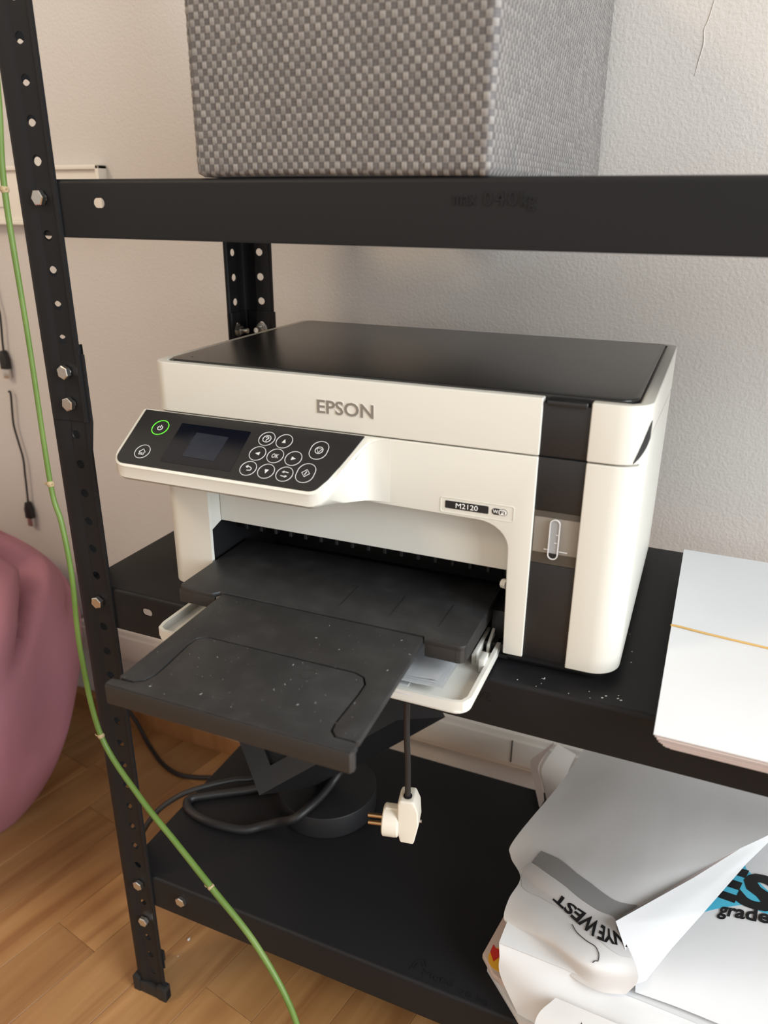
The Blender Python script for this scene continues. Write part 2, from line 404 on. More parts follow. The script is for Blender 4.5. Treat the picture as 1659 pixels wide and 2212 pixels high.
# shelves: folded steel trays
def shelf_bm(zt, slot_holes=True):
    bm = bmesh.new()
    yf, yb, xl, xr = .0036, RD-.0036, .0036, RW-.0036
    R = .0035
    arc = [(yf+R-R*math.sin(a), zt-R+R*math.cos(a)) for a in [k/5*PI/2 for k in range(6)]]   # from top to front
    def q(vs): bm.faces.new([bm.verts.new(v) for v in vs])
    XS = [xl+R, .0600, .0900, RW-.0900, RW-.06, xr-R]
    for x0, x1 in zip(XS, XS[1:]):
        q([(x0, yf+R, zt), (x1, yf+R, zt), (x1, yb-R, zt), (x0, yb-R, zt)])
        for (a, b_) in zip(arc, arc[1:]):
            q([(x0, a[0], a[1]), (x1, a[0], a[1]), (x1, b_[0], b_[1]), (x0, b_[0], b_[1])])
            q([(x0, RD-a[0], a[1]), (x1, RD-a[0], a[1]), (x1, RD-b_[0], b_[1]), (x0, RD-b_[0], b_[1])])
    for (a, b_) in zip(arc, arc[1:]):
        for X, sg in ((xl, 1), (xr, -1)):
            fa, fb = X+sg*(a[0]-yf), X+sg*(b_[0]-yf)
            q([(fa, yf+R, a[1]), (fa, yb-R, a[1]), (fb, yb-R, b_[1]), (fb, yf+R, b_[1])])
    zl0, zl1 = zt-R, zt-HB
    for X in (xl, xr): q([(X, yf+R, zl0), (X, yb-R, zl0), (X, yb-R, zt-.012), (X, yf+R, zt-.012)])
    for Y, hole in ((yf, True), (yb, False)):
        xs = [xl+R, .0600, .0900, RW-.0900, RW-.06, xr-R]
        for x0, x1 in zip(xs, xs[1:]):
            if hole and abs(x1-x0-.03) < 1e-6:
                cx = (x0+x1)/2; cz = zt-.0160; N = 20
                hp = [(cx+(.0018 if math.cos(PI/4+2*PI*(k+.01)/N) > 0 else -.0018)+.0034*math.cos(PI/4+2*PI*k/N), cz+.0034*math.sin(PI/4+2*PI*k/N)) for k in range(N)]
                cs = [(x1, zl0), (x0, zl0), (x0, zl1), (x1, zl1)]
                for k in range(4):
                    arc_ = [hp[(k*5+j) % N] for j in range(6)]
                    q([(x, Y, z) for x, z in [cs[k], cs[(k+1) % 4]]+arc_[::-1]])
            else: q([(x0, Y, zl0), (x1, Y, zl0), (x1, Y, zl1), (x0, Y, zl1)])
    # returned bottom lips
    q([(xl+.030, yf+.0002, zl1+.0001), (xr-.030, yf+.0002, zl1+.0001), (xr-.034, yf+.009, zl1+.0001), (xl+.034, yf+.009, zl1+.0001)])
    q([(xl+.030, yb-.0002, zl1+.0001), (xr-.030, yb-.0002, zl1+.0001), (xr-.034, yb-.009, zl1+.0001), (xl+.034, yb-.009, zl1+.0001)])
    bmesh.ops.remove_doubles(bm, verts=bm.verts, dist=1e-5)
    bmesh.ops.recalc_face_normals(bm, faces=bm.faces)
    tf = [f for f in bm.faces if abs(f.normal.z) > .99 and f.calc_center_median().z > zt-1e-4]
    if tf and tf[0].normal.z < 0: bmesh.ops.reverse_faces(bm, faces=bm.faces)
    return bm
shelves = []
for zt in (ZU, ZM, ZL): shelves.append(link('shelf', shell(bm_mesh('shelf', shelf_bm(zt), 25), .0010), 'steel', rack))
# embossed lettering pressed into the steel
def FF(z, y): return lambda a, b_, h: (a, y-h, b_)
fit_text('stamped_lettering', 'max', FF(0, .0037), .3427, .3570, .8330, .8385, 'steel', shelves[0], .01, .0006)
fit_text('stamped_lettering', '040', FF(0, .0037), .3612, .3812, .8328, .8408, 'steel', shelves[0], .01, .0006, space=1.25)
fit_text('stamped_lettering', 'kg', FF(0, .0037), .3832, .3922, .8300, .8408, 'steel', shelves[0], .01, .0006)
fit_text('stamped_lettering', '0', FF(0, .0037), .3700, .3745, .4975, .5055, 'steel', shelves[1], 0, .0004)
fit_text('stamped_lettering', 'kg', FF(0, .0037), .3780, .3862, .4955, .5055, 'steel', shelves[1], 0, .0004)
fT = lambda a, b_, h: (a, b_, ZL+h)
fit_text('stamped_lettering', 'Metal', fT, .337, .3655, .0125, .0195, 'steel', shelves[2], 0, .0005)
fit_text('stamped_lettering', '28 kg', fT, .3730, .400, .0075, .0145, 'steel', shelves[2], 0, .0005)
part('stamped_lettering', stroke_bm([(.3245, .0135), (.3265, .0235), (.3335, .0285), (.3375, .0225)], .0009, fT, 0, .0005), 'steel', shelves[2])
part('stamped_lettering', stroke_bm([(.3275, .0150), (.3290, .0215), (.3325, .0240), (.3345, .0210)], .0007, fT, 0, .0005), 'steel', shelves[2])

# hex bolts
def hexbolt_bm():
    bm = bmesh.new()    # axis along -y, seat at y=0
    lathe = [(.0066, 0), (.0066, .0010), (.0060, .0010)]
    def hx(r, y, rot=.2): return [(r*math.cos(rot+k*PI/3), -y, r*math.sin(rot+k*PI/3)) for k in range(6)]
    r0 = [bm.verts.new(p) for p in hx(.0058, 0)]; r1 = [bm.verts.new(p) for p in hx(.0058, .0034)]; r2_ = [bm.verts.new(p) for p in hx(.0050, .0040)]
    for a, b_ in ((r0, r1), (r1, r2_)):
        for k in range(6): bm.faces.new((a[k], a[(k+1) % 6], b_[(k+1) % 6], b_[k]))
    bm.faces.new(r0); bm.faces.new(r2_)
    cyl_bm((0, 0, 0), (0, .0085, 0), .0028, 10, bm)
    cyl_bm((0, .0022, 0), (0, .0050, 0), .0052, 6, bm)
    return bm
bolt_me = bm_mesh('bolt', hexbolt_bm(), 20)
def bolt(x, y, z, rz=0, spin=0):
    q = link('bolt', bolt_me, 'zinc', rack, (x, y, z)); q.rotation_euler = (0, spin, rz); return q
for i in (4, 9, 10, 17, 30, 32): bolt(.0232, .0010 if i > 10 else .0008, hz(i)+.0004, 0, .3*i)
bolt(.0755, .0034, .1632, 0, .5)
for i in (4, 9, 10, 17, 30, 32):
    for X in (RW-.0232,): bolt(X, .0010, hz(i), 0, .2*i)
# rear joint bolts: flange nut and threaded end towards the inside
def nut_bm():
    bm = bmesh.new()
    cyl_bm((0, 0, 0), (0, -.0010, 0), .0072, 20, bm)
    hexr = [(.0052*math.cos(k*PI/3), .0052*math.sin(k*PI/3)) for k in range(6)]
    prism_bm([(a, b_) for a, b_ in hexr], -.0050, -.0008, 'y', .0003, 1, None, bm)
    for k in range(7): cyl_bm((0, -.005-k*.0012, 0), (0, -.0058-k*.0012, 0), .0030, 12, bm); cyl_bm((0, -.0058-k*.0012, 0), (0, -.0062-k*.0012, 0), .0026, 12, bm)
    cyl_bm((0, .004, 0), (0, 0, 0), .0028, 10, bm)
    return bm
nut_me = bm_mesh('bolt_with_nut', nut_bm(), 25)
for (x, y, rz) in ((.0235, RD-.0040, 0), (.0040, RD-.0235, PI/2)):
    for i in (4, 9, 10):
        if i == 4: continue
        q = link('bolt', nut_me, 'zinc', rack, (x, y, hz(i)-.0045)); q.rotation_euler = (0, 0, rz)

# ------------------------------------------------------------------ printer (local frame: x right, y back, z up, front face y=0)
pr = empty('printer', (.0936, .0186, ZM), .0144)
tag(pr, 'white and black inkjet printer with tilted control panel and its paper tray pulled out', 'printer')
SE = .1640
# black inner chassis
bm = prism_bm(rrect(.0035, .0045, .3715, .248, (.012, .018, .006, .006)), .1195, .1990, 'z')
prism_bm(rrect(.0040, .0060, .0420, .248, (.012, 0, 0, .006)), .0135, .1195, 'z', 0, 1, None, bm)
prism_bm(rrect(.2960, .0060, .3712, .248, (.0, .018, .006, 0)), .005, .1195, 'z', 0, 1, None, bm)
box_bm(.0420, .2960, .110, .248, .005, .1195, 0, 2, bm)
box_bm(.0420, .2960, .006, .110, .003, .0060, 0, 2, bm)
part('inner_chassis', bm, 'cavity', pr)
# rounded black base under the body
part('base_plinth', prism_bm(rrect(.012, .010, .368, .245, (.01, .014, .01, .01)), 0, .012, 'z', .002), 'black', pr)
# mechanism inside the paper opening
bm = bmesh.new()
box_bm(.046, .290, .050, .056, .060, .1195, 0, 1, bm)
for k in range(17):
    x = .054+k*.0143
    box_bm(x, x+.0028, .036, .052, .056, .078+.004*(k % 2), .0004, 1, bm)
    if k % 2: box_bm(x+.004, x+.0095, .041, .052, .060, .068, .0004, 1, bm)
part('roller_guides', bm, 'cavity', pr)
for k in range(6): part('feed_roller', cyl_bm((.070+k*.038, .044, .0625), (.082+k*.038, .044, .0625), .005, 14), 'black', pr)
part('side_mechanism', box_bm(.2790, .2915, .020, .05, .008, .034, .001), 'black', pr)
part('side_catch', tube_bm([(.2915, .010, .062), (.2875, .012, .0615)], .0036, 10, 1), 'white2', pr)

def c_outline(r_l, r_r, t, x_cut0, x_cut1, yb):
    out = []
    out.append((x_cut0, 0))
    for k in range(9):
        a = -PI/2-k/8*PI/2; out.append((r_l+r_l*math.cos(a), r_l+r_l*math.sin(a)))
    for k in range(5):
        a = PI-k/4*PI/2; out.append((.010+.010*math.cos(a), yb-.010+.010*math.sin(a)))
    for k in range(5):
        a = PI/2-k/4*PI/2; out.append((.365+.010*math.cos(a), yb-.010+.010*math.sin(a)))
    for k in range(11):
        a = 0-k/10*PI/2; out.append((.375-r_r+r_r*math.cos(a), r_r+r_r*math.sin(a)))
    out.append((x_cut1, 0)); out.append((x_cut1, t))
    out.append((.375-t-.004, t)); out.append((.375-t, t+.004))
    out.append((.375-t, yb-t)); out.append((t, yb-t)); out.append((t, t+.002)); out.append((t+.002, t))
    out.append((x_cut0, t))
    return out
# scanner housing: C-shaped white shell, seam rising along the right side
bm = prism_bm(c_outline(.013, .020, .0085, .308, .3388, .255), SE+.0004, .2030, 'z', .0012, 3)
def seam_up(y): return 0 if y < .010 else (.0165*min(1, (y-.010)/.006) if y < .016 else .0165*(1-(y-.016)/.24))
for v in bm.verts:
    if v.co.x > .362 and v.co.z < .18: v.co.z += seam_up(v.co.y)
part('scanner_housing', bm, 'white', pr)
# lid
part('lid_rim', prism_bm(rrect(.0075, .0075, .3675, .2490, (.010, .017, .008, .008)), .1960, .2015, 'z', .0005, 1), 'black', pr)
part('scanner_lid', prism_bm(rrect(.0090, .0090, .3655, .2475, (.010, .016, .008, .008), 8), .2000, .2042, 'z', .0012, 3), 'lid', pr, 'satin black scanner lid')
part('lid_dot', flat_bm(circ(.024, .022, .0008, 12), lambda a, b_, h: (a, b_, .2042+h), 0, .0002), 'cavity', pr)
part('lid_grip', prism_bm(rrect(.3105, -.0006, .3365, .012, .001), .1985, .2022, 'z', .0010, 2), 'black', pr)
# black vertical fascia strips between front and right column
part('fascia_strip', box_bm(.3075, .3390, .0018, .008, SE+.0006, .1995, .0008), 'black', pr)
part('fascia_strip', box_bm(.3075, .3390, .0018, .008, .1262, SE-.0006, .0008), 'black', pr)
part('fascia_strip', box_bm(.3075, .3390, .0018, .008, .0115, .0870, .0008), 'black', pr)
# ink window
M['amber'] = mat('tinted_window_backing', (.13, .108, .085), .4)
iw = part('ink_window', box_bm(.3078, .3388, .0016, .0030, .0873, .1260, .0004), 'smoke', pr, 'smoked ink level window')
part('ink_tank', box_bm(.3082, .3386, .0042, .0058, .0945, .1205, .0003), 'tank', iw)
part('window_backing', box_bm(.3076, .3390, .0060, .0080, .0870, .1262), 'amber', iw)
ny = lambda a, b_, h: (a, .0016-h, b_)
part('level_slot', stroke_bm(rrect(.3196, .0920, .3260, .1208, .0031, 6), .0007, ny, -.0004, .0009, True), 'print', iw)
part('slot_pane', flat_bm(rrect(.3200, .0924, .3256, .1204, .0027, 6), ny, -.0004, .0003), 'slotglass', iw)
part('ink_level', flat_bm(rrect(.3202, .0925, .3254, .0962, (.0025, .0025, .0002, .0002), 6), ny, .0002, .0005), 'cavity', iw, 'black ink at the bottom of the slot')
part('level_mark', stroke_bm([(.3240, .1100), (.3256, .1100)], .0006, ny, .0003, .0006), 'print', iw)
part('level_mark', stroke_bm([(.3232, .1040), (.3252, .1040)], .0005, ny, .0003, .0006), 'print', iw)
part('level_mark', stroke_bm([(.3165, .0985), (.3194, .0985)], .0006, ny, .0001, .0003), 'print', iw)
part('level_mark', stroke_bm([(.3268, .0980), (.3325, .0980)], .0006, ny, .0001, .0003), 'print', iw)

# lower white body: sides + left column
def body_filter(x): return lambda e: not all(abs(v.co.x-x) < 1e-5 for v in e.verts)
t = .006
lo_out = [(.0435, 0)]
for k in range(9):
    a = -PI/2-k/8*PI/2; lo_out.append((.013+.013*math.cos(a), .013+.013*math.sin(a)))
lo_out += [(0, .254), (t, .254), (t, .018), (.010, .0035), (.0435, .0035)]
bm = prism_bm(lo_out, .0128, SE-.0006, 'z', .0010, 2, lambda e: not (all(abs(v.co.x-.0435) < 1e-5 for v in e.verts) and any(v.co.z > .116 for v in e.verts)))
part('left_column', bm, 'white', pr)
part('left_inner_wall', prism_bm([(.0025, .0655), (.0185, .0700), (.0185, .1150), (.0025, .1150)], .0410, .0434, 'x', .0003, 1), 'white2', pr)
# front plate with the arch
fo = [(.0435, SE-.0006), (.0435, .1150)]
fo += [(.2690, .1128)]
for k in range(1, 8):
    a = PI/2-k/8*PI/2; fo.append((.2690+.0228*math.cos(a), .0935+.0193*math.sin(a)))
fo += [(.2918, .0935), (.2935, .0108), (.3078, .0108), (.3078, SE-.0006)]
bm = prism_bm(fo, 0, .0045, 'y', .0011, 3, body_filter(.0435))
part('front_plate', bm, 'white', pr)
bm = prism_bm([(.0435, .0700), (.2925, .0700), (.2925, .125), (.0435, .125)], .0165, .0195, 'y', .0006, 1)
box_bm(.0435, .2925, .004, .0168, .1175, .1200, 0, 1, bm)
part('recessed_panel', bm, 'white2', pr)
# concave fillet closing the arch corner on the right
bm = bmesh.new()
seg = [(.2690, .1128)]+[(.2690+.0228*math.cos(PI/2-k/8*PI/2), .0935+.0193*math.sin(PI/2-k/8*PI/2)) for k in range(1, 9)]+[(.2925, .0700)]
for a, b_ in zip(seg, seg[1:]):
    bm.faces.new([bm.verts.new(p) for p in ((a[0], .003, a[1]), (b_[0], .003, b_[1]), (b_[0]-.003, .0167, b_[1]-.002), (a[0]-.003, .0167, a[1]-.002))])
bmesh.ops.remove_doubles(bm, verts=bm.verts, dist=1e-6)
bmesh.ops.solidify(bm, geom=bm.faces, thickness=.0008)
part('arch_fillet', bm, 'white2', pr)
# right column + side, seam follows the scanner housing
ro = [(.3390, 0)]
for k in range(11):
    a = -PI/2+k/10*PI/2; ro.append((.355+.020*math.cos(a), .020+.020*math.sin(a)))
ro += [(.375, .06), (.375, .12), (.375, .18), (.375, .245), (.370, .254), (.02, .254), (.02, .248), (.366, .248), (.368, .24), (.368, .024), (.355, .0075), (.3390, .006)]
bm = prism_bm(ro, .0095, SE-.0008, 'z', .0011, 3)
for v in bm.verts:
    if v.co.x > .362 and v.co.z > .15: v.co.z += seam_up(v.co.y)*.985
part('right_column', bm, 'white', pr)
# finger scoop under the scanner on the right side
bm = bmesh.new()
def side_x(y): return .375 if y >= .020 else .355+math.sqrt(max(0, .020**2-(.020-y)**2))
NS = 14; rows_ = []
for k in range(NS+1):
    f = k/NS; y = .0042+.0125*f
    za = .1652+.0150*f; zb_ = .1662+.0255*math.sin(f*PI/2)**.9
    nrm_ = Vector(((side_x(y)-.355), y-.020, 0)).normalized()
    rows_.append([bm.verts.new((side_x(y)+nrm_.x*o2, y+nrm_.y*o2, z)) for o2 in (-.003, .00025) for z in (za, zb_)])
for a, b_ in zip(rows_, rows_[1:]):
    for q in ((0, 1), (1, 3), (3, 2), (2, 0)): bm.faces.new((a[q[0]], a[q[1]], b_[q[1]], b_[q[0]]))
for e_ in (rows_[0], rows_[-1]): bm.faces.new((e_[0], e_[1], e_[3], e_[2]))
part('finger_scoop', bm, 'cavity', pr)

# control panel: white wedge lofted along x, tilted top plane
P0 = Vector((0, 0, .1632)); EV = Vector((0, -.824, -.5665)); NV = Vector((0, -.5665, .824))
T = .0562
xs = [-.0105, -.0098, -.008, -.005, -.001, .003, .05, .10, .150, .160, .164, .168, .172, .1755, .179, .182, .185, .188, .192, .197, .203]
rs = [.80, .86, .92, .965, .992, 1, 1, 1, 1, 1, .985, .94, .85, .70, .50, .33, .19, .10, .05, .018, .0]
bm = bmesh.new(); rings = []
for x, r in zip(xs, rs):
    te = T*max(r, .004)
    e = P0+EV*te
    pts = [P0+Vector((0, .003, 0)), P0.copy(), P0+EV*(te-.0012 if te > .002 else te*.5), P0+EV*te-NV*.0006, P0+EV*(te+.0004)-NV*.0022]
    yb_, zb_ = -.0365*r, .1195*r+.1165*(1-r)
    yl, zl_ = e.y*.985, e.z-.0095*r
    pts += [Vector((0, yl, zl_)), Vector((0, yl*.95, zl_-.0022*r)), Vector((0, yb_*.6, (zb_+.1165)/2-.0008)), Vector((0, 0, .1158)), Vector((0, .003, .1158))]
    rings.append([bm.verts.new((x, p.y, p.z)) for p in pts])
for a, b_ in zip(rings, rings[1:]):
    n = len(a)
    for k in range(n): bm.faces.new((a[k], a[(k+1) % n], b_[(k+1) % n], b_[k]))
bm.faces.new(rings[0]); bm.faces.new(rings[-1][::-1])
cp = part('control_panel', bm, 'white', pr, 'tilted control panel in a white surround', 40)
def PP(x, t_, h): return tuple(Vector((x, P0.y, P0.z))+EV*t_+NV*h)
gl = [(-.0078, .0004), (-.0078, .0440)]+[(-.0078+.0082-.0082*math.cos(a), .0456+.0084*math.sin(a)) for a in [k/6*PI/2 for k in range(1, 7)]]
gl += [(.150, .0540)]+[(.1585+.0085*math.sin(a), .0470+.0070*math.cos(a)) for a in [k/5*PI/2*.8 for k in range(6)]]
gl += [(.1705, .0420), (.1750, .0290), (.1790, .0160), (.1832, .0004)]
part('panel_face', flat_bm(gl, PP, .0000, .0007), 'gloss', cp, 'black touch panel face')
part('display', flat_bm(rrect(.0318, .0095, .0938, .0478, .001), PP, .0006, .0009), 'screen', cp, 'dark display window')
part('display_film', flat_bm([(.0492, .0168), (.0780, .0174), (.0768, .0408), (.0480, .0403)], PP, .0009, .0011), 'lcd', cp, 'small blank colour screen')
def button(x, t_, r=.0064, name='button', ring='print', pill=None):
    h0, h1 = .0007, .00095
    if pill: pts = rrect(x-.0068, pill[0], x+.0068, pill[1], .0066, 8)
    else: pts = circ(x, t_, r, 32)
    return part(name, stroke_bm(pts, .00042 if ring == 'print' else .00058, PP, h0, h1, True), ring, cp)
def icon(b, *bms):
    for bm_ in bms: part('icon', bm_, 'print', b)
S_ = lambda pts, w=.0006, closed=False: stroke_bm(pts, w, PP, .0007, .00095, closed)
PL = lambda pts: flat_bm(pts, PP, .0007, .00095)
b1 = button(.0150, .0165, .0071, 'power_button', 'green'); b1['label'] = 'power button with lit green ring'
icon(b1, S_(circ(.0150, .0168, .0021, 16, -PI/2+.6, 1.5*PI-.6)), S_([(.0150, .0140), (.0150, .0168)]))
b1 = button(.0123, .0413)
icon(b1, S_([(.0093, .0418), (.0123, .0388), (.0153, .0418), (.0143, .0418), (.0143, .0443), (.0128, .0443), (.0128, .0425), (.0116, .0425), (.0116, .0443), (.0103, .0443), (.0103, .0418)], .0005, True))
b1 = button(.1094, .0140)
icon(b1, S_(circ(.1094, .0140, .0032, 20), .0005, True), S_(circ(.1094, .0132, .0012, 9, -PI, PI/2), .0006), S_([(.1094, .0142), (.1094, .0152)], .0006), PL(circ(.1094, .0160, .0004, 8)))
for (x, t_, d_) in ((.1241, .0142, 'u'), (.1080, .0283, 'l'), (.1377, .0284, 'r'), (.1217, .0427, 'd')):
    b1 = button(x, t_); q = .0019
    tri = {'u': [(x-q*.8, t_+q*.8), (x+q*.8, t_+q*.8), (x, t_-q)], 'd': [(x-q*.8, t_-q*.8), (x+q*.8, t_-q*.8), (x, t_+q)],
           'l': [(x+q*.8, t_-q*.8), (x+q*.8, t_+q*.8), (x-q, t_)], 'r': [(x-q*.8, t_-q*.8), (x-q*.8, t_+q*.8), (x+q, t_)]}[d_]
    icon(b1, PL(tri))
b1 = button(.1228, .0283); fit_text('icon', 'OK', lambda a, b_, h: PP(a, b_, .0009+h), .1200, .1256, .0302, .0264, 'print', b1, .01)
b1 = button(.1068, .0425)
icon(b1, S_([(.1050, .0410), (.1075, .0410), (.1090, .0418), (.1094, .0430), (.1088, .0440), (.1062, .0442)], .0006), PL([(.1040, .0410), (.1058, .0396), (.1058, .0424)]))
b1 = button(.1367, .0429)
icon(b1, S_([(.1352, .0412), (.1368, .0409), (.1392, .0413)], .0006), PL([(.1340, .0414), (.1357, .0400), (.1359, .0420)]), S_([(.1342, .0445), (.1366, .0449), (.1384, .0446)], .0006), PL([(.1394, .0444), (.1377, .0437), (.1376, .0459)]))
b1 = button(.1541, .018, pill=(.0100, .0264)); b1['label'] = 'stop button'
icon(b1, S_(circ(.1541, .0181, .0030, 20), .0005, True), S_([(.1520, .0166), (.1562, .0166), (.1541, .0204)], .0005, True))
b1 = button(.1522, .039, pill=(.0310, .0478)); b1['label'] = 'start button'
icon(b1, S_([(.1522, .0362), (.1553, .0394), (.1522, .0426), (.1491, .0394)], .0005, True), S_([(.1518, .0410), (.1526, .0378)], .0005))

# logo and model plate
nf = lambda h0: (lambda a, b_, h: (a, -h0-h, b_))
fit_text('logo', 'EPSON', nf(.00005), .1452, .1904, .1763, .1871, 'logoedge', pr, .045, .0002)
fit_text('logo', 'EPSON', nf(.0003), .1456, .1900, .1767, .1867, 'logo', pr, .018, .00015)
mp = part('model_plate', stroke_bm(rrect(.2418, .1152, .2944, .1262, .0016, 5), .0006, nf(0), -.0002, .0003, True), 'white', pr)
part('label_bar', flat_bm(rrect(.2452, .1184, .2766, .1240, .0007, 4), nf(0), -.0002, .0003), 'blackink', mp, 'black bar with the model number')
fit_text('model_number', 'M2120', nf(.0003), .2530, .2690, .1194, .1231, 'whiteink', mp, .0, .0002)
part('wireless_badge', flat_bm(rrect(.2790, .1188, .2898, .1234, .0022, 6), nf(0), -.0002, .0003), 'blackink', mp)
part('wireless_badge', flat_bm(rrect(.2842, .11915, .2895, .12305, (.0003, .0018, .0018, .0008), 5), nf(.0003), 0, .0002), 'whiteink', mp)
fit_text('badge_lettering', 'Wi', nf(.0003), .27985, .28375, .1198, .1224, 'whiteink', mp, .01, .0002)
fit_text('badge_lettering', 'Fi', nf(.0005), .28495, .28835, .1198, .1224, 'blackink', mp, .01, .0002)

# output tray (stage one), extension and stopper
ot = [(.0460, .050), (.0460, -.0460), (.0478, -.0495), (.0515, -.0505), (.0775, -.0505), (.0800, -.0480), (.0815, -.0455), (.2470, -.0455), (.2488, -.0475), (.2495, -.0505), (.2735, -.0505)]
ot += [(.2735+.0055*math.sin(a), -.045-.0055*math.cos(a)) for a in [k/6*PI/2 for k in range(1, 7)]]+[(.2790, .050)]
bm = prism_bm(ot, .0362, .0400, 'z', .0008, 2)
tr = part('output_tray', bm, 'tray', pr, 'black output tray, rear section')
bm = box_bm(.2500, .2745, -.0500, -.0478, .0262, .0370, .0004)
cor = [(.2730, -.0502), (.2757, -.0493), (.2778, -.0473), (.2788, -.0445)]
for a, b_ in zip(cor, cor[1:]):
    prism_bm([a, b_, (b_[0]-.0025, b_[1]+.0015), (a[0]-.0015, a[1]+.0025)], .0262, .0370, 'z', 0, 1, None, bm)
box_bm(.2764, .2789, -.0448, .045, .0262, .0370, .0003, 1, bm)
part('tray_lip', bm, 'traylip', tr)
bm = box_bm(.0462, .0790, -.0500, -.0478, .0262, .0370, .0004)
box_bm(.0462, .0485, -.0480, .045, .0262, .0370, .0003, 1, bm)
part('tray_lip', bm, 'traylip', tr)
for x in (.175, .215, .253): part('tray_rib', box_bm(x, x+.0007, -.030, .004, .0399, .0402), 'black', tr)
# groove-separated extension plates
gz = [(.0905, -.1688), (.0985, -.1680), (.1040, -.1640), (.1062, -.1570), (.1058, -.1440), (.1036, -.1180), (.1045, -.1090), (.1105, -.1040)]
gz2 = [(.2225, -.1040), (.2300, -.1070), (.2340, -.1140), (.2345, -.1250), (.2340, -.1560), (.2350, -.1630), (.2390, -.1672), (.2520, -.1672)]
ext = [(.0840, -.0475), (.0862, -.0462), (.2478, -.0462), (.2490, -.0500), (.2527, -.1655), (.2510, -.1668)]+gz2[::-1][1:]+gz[::-1][:-1]+[(.0890, -.1680), (.0872, -.1668)]
part('tray_extension', prism_bm(ext, .0340, .0388, 'z', .0006, 2), 'tray', pr, 'black tray extension plate')
tongue = [(gz[0][0]-.006, -.1705), (.0905, -.1698), (.0990, -.1692), (.1050, -.1650), (.1072, -.1570), (.1068, -.1440), (.1046, -.1185), (.1053, -.1097), (.1110, -.1050)]
tongue += [(.2222, -.1050), (.2292, -.1078), (.2330, -.1145), (.2335, -.1250), (.2330, -.1560), (.2340, -.1638), (.2385, -.1682), (.2530, -.1682), (.2532, -.1700), (.2525, -.1765), (.0838, -.1765), (.0838, -.1715)]
stp = part('tray_stopper', prism_bm(tongue, .0340, .0386, 'z', .0005, 2), 'tray', pr, 'black tray stopper plate, front section')
part('stopper_lip', prism_bm([(.0836, -.1772), (.2520, -.1772), (.2536, -.1745), (.2534, -.1715), (.0838, -.1735)], .0240, .0375, 'z', .0006, 2), 'traylip', stp)
part('underframe', box_bm(.095, .2400, -.160, -.046, .0300, .0342, .0005), 'black', pr)
part('water_mark', stroke_bm(circ(.196, -.118, .0052, 24), .0006, lambda a, b_, h: (a, b_, .03861+h), 0, .0001, True), 'traylip', stp)

# white cassette cover lying open under the tray
cv = bmesh.new()
prism_bm(rrect(.0375, -.0740, .2890, .030, (.011, .011, .001, .001), 6), .0030, .0052, 'z', .0006, 2, None, cv)
cvp = part('front_cover', cv, 'white2', pr, 'white front cover folded open flat')
rim = [(.0385, .020), (.0385, -.062), (.0402, -.0690), (.0460, -.0725), (.15, -.0728), (.2780, -.0728), (.2845, -.0705), (.2875, -.0640), (.2878, .018)]
part('cover_rim', stroke_bm(rim, .0028, lambda a, b_, h: (a, b_, h), .0045, .0120, False), 'white2', cvp)
bm = box_bm(.2740, .2768, -.014, .030, .0050, .0130, .0005)
box_bm(.2820, .2862, -.024, -.012, .006, .0165, .0008, 2, bm)
prism_bm([(.005, .0045), (.032, .0045), (.032, .022), (.026, .0210), (.005, .0120)], .2800, .2822, 'x', .0004, 1, None, bm)
part('cover_hinge', bm, 'white2', cvp)
bm = box_bm(.200, .2420, -.0600, -.0540, .0050, .0064, .0003)
part('grey_pad', bm, 'palegrey', cvp)
part('cover_slot', box_bm(.222, .2500, -.0742, -.0722, .0085, .0105, .0002), 'palegrey', cvp)

# loose sheets left in the cassette
sh = empty('paper_sheets', (.0936+.19, .0186-.02, ZM+.0115)); sh.rotation_euler = (0, 0, .0144)
tag(sh, 'few white sheets of paper lying in the white front cover under the tray', 'paper')
for k in range(4):
    bm = bmesh.new(); N = 10
    x0, x1, y0, y1 = -.12+.0004*k, .0785-.0018*k, -.0400+.0018*k, .06
    V = []
    for j in range(N+1):
        row = []
        for i in range(N+1):
            x = x0+(x1-x0)*i/N; y = y0+(y1-y0)*j/N
            curl = .0028*max(0, (x-.05)/.028)**2*max(0, 1-(y-y0)/.04)*(1 if k == 3 else .4)
            row.append(bm.verts.new((x, y, .0004*k+curl)))
        V.append(row)
    for j in range(N):
        for i in range(N): bm.faces.new((V[j][i], V[j][i+1], V[j+1][i+1], V[j+1][i]))
    bmesh.ops.solidify(bm, geom=bm.faces, thickness=.00015)
    part('sheet', bm, 'paper', sh)

